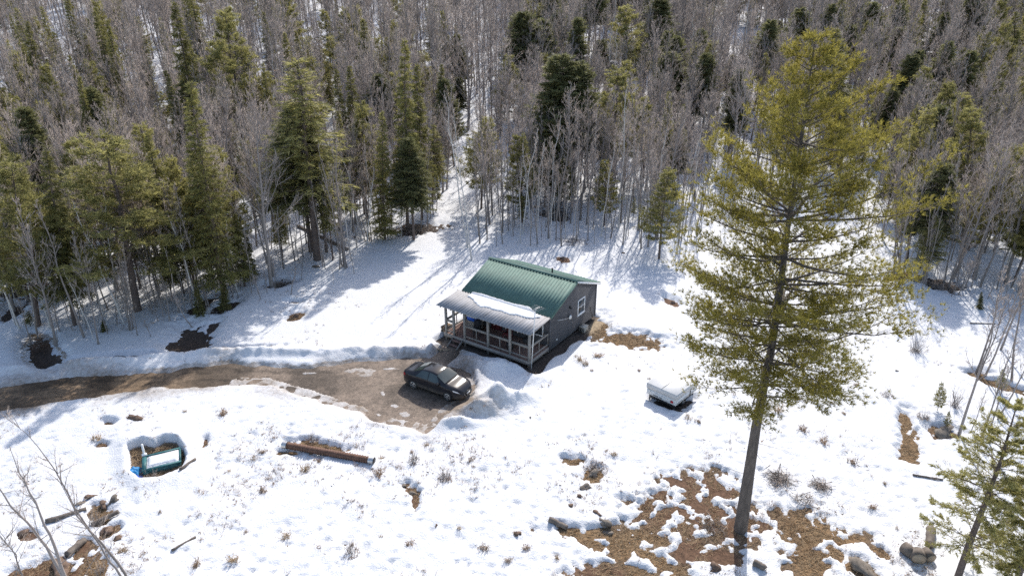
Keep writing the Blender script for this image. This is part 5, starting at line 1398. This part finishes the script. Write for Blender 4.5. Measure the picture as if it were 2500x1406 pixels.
rs = np.random.default_rng(97); scr = []
while len(scr) < 64:                                # scraggly saplings reaching from the wood edge towards the drive
    qx = rs.uniform(0, 900) if rs.random() < .7 else rs.uniform(2140, 2500)
    qy = float(np.interp(qx, EDGE[:, 0], EDGE[:, 1])) + rs.uniform(-35, 42)
    if qy > 842 or any(abs(qx-a) + abs(qy-b) < 14 for _, _, a, b in scr): continue
    p = ground_pt(qx, qy, .1)
    o = K_SAP.place(int(rs.integers(0, 20)), tuple(p-np.array((0, 0, .1))), rs.uniform(1.4, 4.2), 'sapling', 'low scraggly saplings by the wood edge', rs.uniform(1.2, 2.0), rs.uniform(0, 6.28), (rs.normal()*.1, rs.normal()*.1), parts=False)
    scr.append((o, 'low scraggly sapling', qx, qy))
tell_apart(scr, MARKS)

def shrub(label, px, py, h, n, seed, base='weed', spread=.5):
    rg = np.random.default_rng(seed); p = surf_pt(px, py); t = thing('shrub', label, 'shrub', tuple(p)); S, B = MB(), MB()
    az = rg.uniform(0, 6.28, n); D = unit(np.c_[np.cos(az)*spread*rg.random(n), np.sin(az)*spread*rg.random(n), np.ones(n)])
    A = np.c_[rg.normal(size=(n, 2))*.12, np.full(n, -.1)]; l = h*rg.uniform(.5, 1.1, n); m1 = A+D*(l*.55)[:, None]; e = m1+unit(D+rg.normal(size=D.shape)*.12)*(l*.45)[:, None]
    S.cones(A, m1, .010, .007, 3); S.spikes(m1, e, .007)
    for _ in range(4):
        v = rg.uniform(.3, 1, n)[:, None]; a0 = np.where(v < .55, A+(m1-A)*v/.55, m1+(e-m1)*(v-.55)/.45); S.spikes(a0, a0+scatter_dirs(D, .4, rg)*(l*.25)[:, None], .005)
    S.build('stems', M['bark'], t)
    k = 160; a = rg.uniform(0, 6.28, k); r_ = rg.random(k)**.5*.38
    B.blades(np.c_[np.cos(a)*r_, np.sin(a)*r_, np.full(k, -.02)], np.c_[rg.normal(size=(k, 2))*.8, np.abs(rg.normal(size=k))*.6+.1], .16, .025, rg)
    B.build('dry_leaves', M[base], t)
shrub('leafless fan-shaped shrub on open snow at right', 2235, 858, 1.5, 42, 421, spread=.8)
shrub('leafless shrub with rusty base in the snow at right', 2330, 990, 1.5, 34, 422, spread=.6)
shrub('thin reddish shrub left of the mossy boulder', 2255, 1018, .9, 10, 423)
shrub('small rusty shrub at right below the fan-shaped shrub', 2165, 965, .8, 12, 424)
shrub('twiggy shrub beside the driveway snow pile', 1010, 1125, .8, 22, 425, spread=.9)
shrub('broad twiggy shrub in the snow below the plough pile', 1085, 1165, .7, 40, 426, spread=1.3)
shrub('dry shrub on the snow above the culvert pipe', 762, 1072, .7, 26, 427, spread=.9)
shrub('dry shrub in front of the teal box', 370, 1172, .6, 36, 428, 'straw', 1.1)
shrub('dark tangled shrub in the rocky corner at lower left', 235, 1282, .9, 40, 429, 'straw', 1.2)
shrub('dry shrub near the bottom edge at lower left', 245, 1398, .7, 36, 430, 'straw', 1.1)
shrub('lone dry shrub low in the snow near bottom left of centre', 858, 1350, .8, 24, 431, 'weed', .8)

# rocks and stumps
def rock_mesh(seed, mat):
    rg = np.random.default_rng(seed); n, m = 9, 12
    V = []
    ph = rg.uniform(0, 9)
    for i in range(n+1):
        for j in range(m):
            th_, fi = math.pi*i/n, 2*math.pi*j/m
            d = np.array([math.sin(th_)*math.cos(fi), math.sin(th_)*math.sin(fi), math.cos(th_)])
            r_ = 1+.34*math.sin(2.1*d[0]*1.7+ph)+.26*math.sin(3.3*d[1]+2*ph+d[2]*2)+.16*math.sin(7*d[0]+5*d[2]+ph)+rg.normal()*.07
            V.append(d*r_*np.array([1, .75, .62]))
    Q = [[i*m+j, i*m+(j+1) % m, (i+1)*m+(j+1) % m, (i+1)*m+j] for i in range(n) for j in range(m)]
    return np_mesh('rock', np.array(V), np.array(Q), M[mat])
ROCKM = [rock_mesh(500+i, 'brownrock' if i % 2 else 'rock') for i in range(6)]
ROCKS = [(330,1022,.62,1,'brown boulder poking from snow below the driveway'), (771,652,.5,0,'grey boulder at the wood edge left of the cabin'), (722,772,.5,1,'dark brown rock in the shaded snow left of the cabin'), (1376,632,.5,1,'brown rock behind the cabin roof ridge'), (1640,740,.42,1,'brown rock in snow right of the cabin'), (1522,618,.3,1,'small brown rock behind the cabin right eave'),
 (2303,1056,1.0,0,'large mossy boulder in the snow at right'), (2112,1392,.95,0,'big flat grey rock at the bottom edge, right'), (1445,1160,.55,0,'rounded stump-like rock in the snow right of centre'), (1428,1190,.4,0,'pale rock just below the rounded one'), (1415,1210,.25,1,'small brown stone below the pale rock'),
 (150,1392,1.05,1,'large brown boulder under the leafless tree at lower left'), (265,1297,.6,1,'long brown rock at lower left beside fallen logs'), (284,1316,.38,1,'dark rock right of the long brown rock'), (222,1212,.36,1,'reddish rock below the teal box'), (198,1228,.3,0,'mossy stone left of the reddish rock'), (252,1232,.35,1,'dark half-buried stone at lower left'), (275,1222,.45,0,'snow-shaded stone right of the half-buried one'),
 (1475,1280,.5,0,'pale grey boulder on the straw patch at bottom centre'), (1485,1300,.35,0,'smaller tan boulder below the pale grey one'), (1395,1232,.3,1,'brown clod in snow left of the straw patch'), (1458,1252,.3,1,'brown clod above the straw patch'), (1262,1302,.35,1,'tufted brown clod left of the straw patch'),
 (985,1186,.3,0,'tan curved clod in the snow at bottom centre, upper piece'), (1010,1205,.32,0,'tan curved clod in the snow at bottom centre, lower piece'), (2190,905,.16,0,'small grey stone on clean snow at right'), (55,1302,.5,1,'dark rock at the left edge among fallen logs'), (1065,1283,.13,1,'single dark stone in clean snow at bottom centre'), (1748,1388,.5,1,'rounded brown stone left of the pine shadow'), (1295,1020,.12,0,'tiny stone beside the plough pile')]
for px, py, s, k, lab in ROCKS:
    p = surf_pt(px, py); rz = px*.37; mesh = ROCKM[(int(px)*7+k) // 1 % 3*2+k]
    o = link('rock', mesh, label=lab, category='rock', group='rocks poking through the snow')
    o.location = (p[0], p[1], p[2]-s*.02); o.rotation_euler = (.25*math.sin(px), .25*math.cos(py), rz); o.scale = (s*.62, s*.58, s*.45)

def log(label, pa, pb, r, mat='deadwood', cat='log', cut=True, name='log'):
    a = surf_pt(*pa); b = surf_pt(*pb); c = (a+b)/2
    t = thing(name, label, cat, tuple(c)); rg = np.random.default_rng(int(pa[0]*3+pa[1]))
    P = np.array([a*(1-u)+b*u-c+np.array([0, 0, r*.75]) for u in np.linspace(0, 1, 8)]); P += rg.normal(size=P.shape)*r*.08
    MB().tube(P, r*np.linspace(1, .88, 8), 10).build('trunk' if name == 'log' else 'bark', M[mat], t, smooth=False)
    if cut:
        d = unit(b-a)
        for e, s in ((P[0], -1), (P[-1], 1)):
            MB().tube([e+d*s*.002, e+d*s*.012], r*.86, 10).build('cut_end', M['cutwood'], t)
def roundlog(label, px, py, r, l, ang, tilt=0.0, upright=False):
    p = surf_pt(px, py); t = thing('log_round', label, 'log', tuple(p), ang, 'cut log rounds at lower right')
    if upright: P = [(0, 0, -.05), (0, 0, l)]
    else: P = [(-l/2, 0, r*.8), (l/2, 0, r*.8)]
    MB().tube(P, r, 14).build('bark', M['deadwood'], t)
    P = np.array(P, float); d = unit(P[1]-P[0])
    for e, s in ((P[0], -1), (P[1], 1)): MB().tube([e+d*s*.003, e+d*s*.014], r*.9, 14).build('cut_end', M['cutwood'], t)
roundlog('dark log round lying on its side, leftmost of the cut rounds', 2215, 1352, .26, .5, 2.0)
roundlog('broad log round in front of the others at lower right', 2237, 1366, .30, .42, 1.3)
roundlog('log round with pale cut face, rightmost of the cut rounds', 2262, 1362, .24, .45, 1.75)
log('thick upright-lying log behind the cut rounds at lower right', (2272, 1296), (2267, 1338), .2)
log('short split log in the snow right of the pine shadow', (1838, 1376), (1866, 1390), .15)
log('long dead trunk lying by the leafless trees at lower left', (112, 1276), (212, 1246), .12, cut=False)
log('second dead trunk lying right of the first at lower left', (222, 1284), (290, 1252), .12, cut=False)
log('rotten trunk slanting under the leafless trees at lower left', (165, 1360), (205, 1315), .16, cut=False)
log('thin dead stick with stub in the snow at bottom left', (420, 1345), (478, 1312), .06, cut=False)
log('fallen trunk lying inside the dark stand left of the cabin', (728, 556), (850, 612), .16, cut=False)
log('fallen pole half buried at the right wood edge', (2368, 790), (2430, 792), .05, cut=False)
log('dark pole lying in snow below the straw strip at right', (2228, 1160), (2302, 1172), .05, cut=False)
log('rotting log on the snow right of the teal box', (440, 1148), (478, 1122), .08, cut=False)
log('dark slab of wood on the straw patch at bottom centre', (1340, 1270), (1385, 1285), .13, cut=False)

def brush(label, px, py, rx, n, seed):
    rg = np.random.default_rng(seed); p = surf_pt(px, py); t = thing('brush_pile', label, 'brush pile', tuple(p))
    for tag_, nn, mat, r_ in (('branches', n, 'deadwood', .022), ('twigs', n*3, 'twig', .009)):
        S = MB(); a = rg.uniform(0, 6.28, nn); c = np.c_[rg.normal(size=(nn, 2))*rx*.33, np.abs(rg.normal(size=nn))*.12+.03]
        d = np.c_[np.cos(a), np.sin(a), rg.normal(size=nn)*.2]; l = rg.uniform(.4, 1.0, nn)*rx*.9
        S.spikes(c-d*(l*.5)[:, None], c+d*(l*.5)[:, None], r_*rg.uniform(.6, 1.3, nn), 4); S.build(tag_, M[mat], t)
brush('brown brush pile right of the big pine trunk', 1902, 1170, 1.0, 60, 441)
brush('smaller brush pile, second right of the big pine trunk', 2003, 1188, .7, 45, 442)
brush('loose branches on the snow below the two brush piles', 1960, 1225, .8, 16, 443)
brush('broken branches on the bare soil left of the pine foot', 1740, 1290, 1.1, 22, 444)
brush('twiggy heap on top of the rounded stump-like rock', 1448, 1148, .5, 26, 445)
brush('dark heap of roots and branches behind the cabin', 1350, 525, 2.6, 90, 446)
brush('dark brush heap in the stand left of the cabin', 1010, 565, 2.4, 70, 447)
brush('fallen twigs on shaded snow behind the cabin ridge', 1400, 590, 1.8, 30, 448)
brush('grey brush at the right wood edge under the cedar', 2300, 700, 2.0, 60, 449)
brush('dead branches at the ditch on the left edge', 85, 838, 1.4, 18, 450)
brush('twigs at the foot of the spreading leafless tree', 690, 690, 1.3, 40, 451)

# dry weed clumps standing in the snow, one by one
def weed_mesh(seed, n, h, spread):
    rg = np.random.default_rng(seed); S = MB(); a = rg.uniform(0, 6.28, n); k = rg.random(n)*spread
    D = unit(np.c_[np.cos(a)*k, np.sin(a)*k, np.ones(n)]); A = np.c_[rg.normal(size=(n, 2))*.08, np.full(n, -.04)]; l = h*rg.uniform(.3, 1.1, n)
    S.spikes(A, A+D*l[:, None], .009)
    m = n*3; i = np.repeat(np.arange(n), 3); p = A[i]+D[i]*(l[i]*rg.uniform(.3, 1, m))[:, None]
    S.blades(p, scatter_dirs(D[i], .8, rg), .09, .025, rg)
    return S.mesh('weed_clump', M['weed'] if seed % 2 else M['straw'])
WEEDM = [weed_mesh(600+i, 26+6*i, .32+.06*(i % 3), .7+.15*i) for i in range(6)]
rq = np.random.default_rng(88)
WPOS = [(1125,1110), (1150,1125), (1040,1090), (760,1110), (800,1090), (640,1105), (620,1120), (780,1128), (745,1150), (925,1160), (930,1120), (1005,1105), (1410,1130), (1480,1100), (1500,1110), (1285,1340), (1360,1365), (1240,1370), (1255,1300), (640,1200), (560,1150), (505,1085), (452,1005), (545,1010), (250,1030), (255,1085), (235,1075), (2090,940), (2060,1010), (2030,985), (1680,1020), (1705,1030), (1900,1005), (1960,1050), (1945,975), (1560,905), (1585,925), (1600,940), (1430,890), (1445,905), (1415,880), (1460,870), (1405,870), (390,1250), (700,1310), (860,1330), (570,1370), (480,1380), (930,1310), (1000,1330), (1120,1290), (1180,1340), (2160,1180), (2130,1240), (2190,1290), (2080,1130), (2280,1170), (2010,1080), (300,1345), (600,1300)]
wl = []
for i, (px, py) in enumerate(WPOS):
    p = surf_pt(px, py)
    zn = 'left of the culvert pipe' if px < 690 else 'around and below the culvert pipe' if px < 1000 else 'below the plough pile' if px < 1300 else 'between cabin and big pine' if px < 1750 else 'right of the big pine trunk'
    o = link('weed_clump', WEEDM[i % 6], label='dry brown weed clump poking through the snow %s' % zn, category='weeds', group='dry weed clumps %s' % zn)
    o.location = tuple(p); o.rotation_euler = (0, 0, i*1.3); sc = .45+.9*rq.random()**1.5; o.scale = (sc*1.3, sc, sc*(.6+.5*rq.random()))

    wl.append((o, 'dry brown weed clump', px, py))
tell_apart(wl, [('the culvert pipe', 800, 1105), ('the teal box', 385, 1115), ('the plough pile', 1190, 1010), ('the camper trailer', 1645, 960), ('the big pine trunk', 1850, 1080), ('the straw strip at right', 2222, 1070), ('the brush piles', 1950, 1165), ('the cabin corner', 1400, 850), ('the brown bare patch', 1700, 1230), ('the rounded stump-like rock', 1445, 1155), ('the bottom edge', 900, 1400), ('the lower left rocks', 200, 1290), ('the driveway bend', 600, 960), ('the tan curved clod', 1000, 1195)])

# uncountable small weeds and bits on the foreground snow, and flattened dead grass on the bare patches
def litter():
    rg = np.random.default_rng(91); n = 20000
    qx = rg.uniform(-20, 2520, n); qy = np.where(rg.random(n) < .8, rg.uniform(990, 1410, n), rg.uniform(700, 990, n))
    u_ = (IH/2-qy)/FPX; k_ = (CAM_H-.25)/(PS-u_*PC); X = (qx-IW/2)/FPX*k_; Y = (PC+u_*PS)*k_
    k = (fbm(X, Y, 2.6, 4, 301, .65) + .35*np.exp(-((qx-1050)/170)**2-((qy-1150)/75)**2) + .3*np.exp(-((qx-680)/110)**2-((qy-1090)/50)**2) + .25*np.exp(-((qx-1480)/140)**2-((qy-900)/50)**2) > rg.uniform(.05, .55, n)) & (poly_sd(qx, qy, DRIVE) > 8); X, Y = X[k], Y[k]
    lx, ly = cabin_local(X, Y); k = ~((lx > -7.6) & (lx < .6) & (ly > -.8) & (ly < 9.4)); X, Y = X[k], Y[k]
    Z = np.array([surf_z(x, y) for x, y in zip(X, Y)])
    S = MB(); per = 6; i = np.repeat(np.arange(len(X)), per); m = len(i)
    big = rg.random(len(X))**2.2
    A = np.c_[X[i]+rg.normal(size=m)*.07, Y[i]+rg.normal(size=m)*.07, Z[i]-.02]
    D = unit(np.c_[rg.normal(size=(m, 2))*.55, np.abs(rg.normal(size=m))+.35]); S.spikes(A, A+D*((.07+.32*big[i])*rg.uniform(.5, 1.2, m))[:, None], .007)
    q = rg.random(len(X)) < .9; nb = int(q.sum()); a = rg.uniform(0, 6.28, nb)
    S.blades(np.c_[X[q], Y[q], Z[q]+.012], np.c_[np.cos(a), np.sin(a), rg.normal(size=nb)*.15], rg.uniform(.05, .2, nb), rg.uniform(.02, .06, nb), rg)
    S.build('dry_weeds', M['weed'], kind='stuff', label='small dry weeds and bark bits scattered over the foreground snow', category='weeds')
    bare = (zs > SZ+.0) & (GY < 46) & (gsd > 12) & (np.abs(gpx-1250) < 1300) & (gpy < 1450)
    lx, ly = cabin_local(GX, GY); bare &= ~((lx > -7.6) & (lx < 1.0) & (ly > -.8) & (ly < 9.4))
    bare &= np.abs(GX-9.5)+np.abs(GY-34.3) > 3.4
    bare &= tint.sum(-1) > .24
    jj, ii = np.where(bare); pick = rg.integers(0, len(jj), 26000); X = AX[ii[pick]]+rg.normal(size=26000)*.08; Y = AY[jj[pick]]+rg.normal(size=26000)*.08
    Z = zs[jj[pick], ii[pick]]
    S = MB(); a = rg.normal(size=26000)*.9+.6; D = unit(np.c_[np.cos(a), np.sin(a), np.abs(rg.normal(size=26000))*.28])
    S.blades(np.c_[X, Y, Z], D, rg.uniform(.12, .34, 26000), rg.uniform(.012, .03, 26000), rg)
    S.build('dead_grass', M['straw'], kind='stuff', label='flattened tan dead grass on the bare patches', category='grass')
litter()
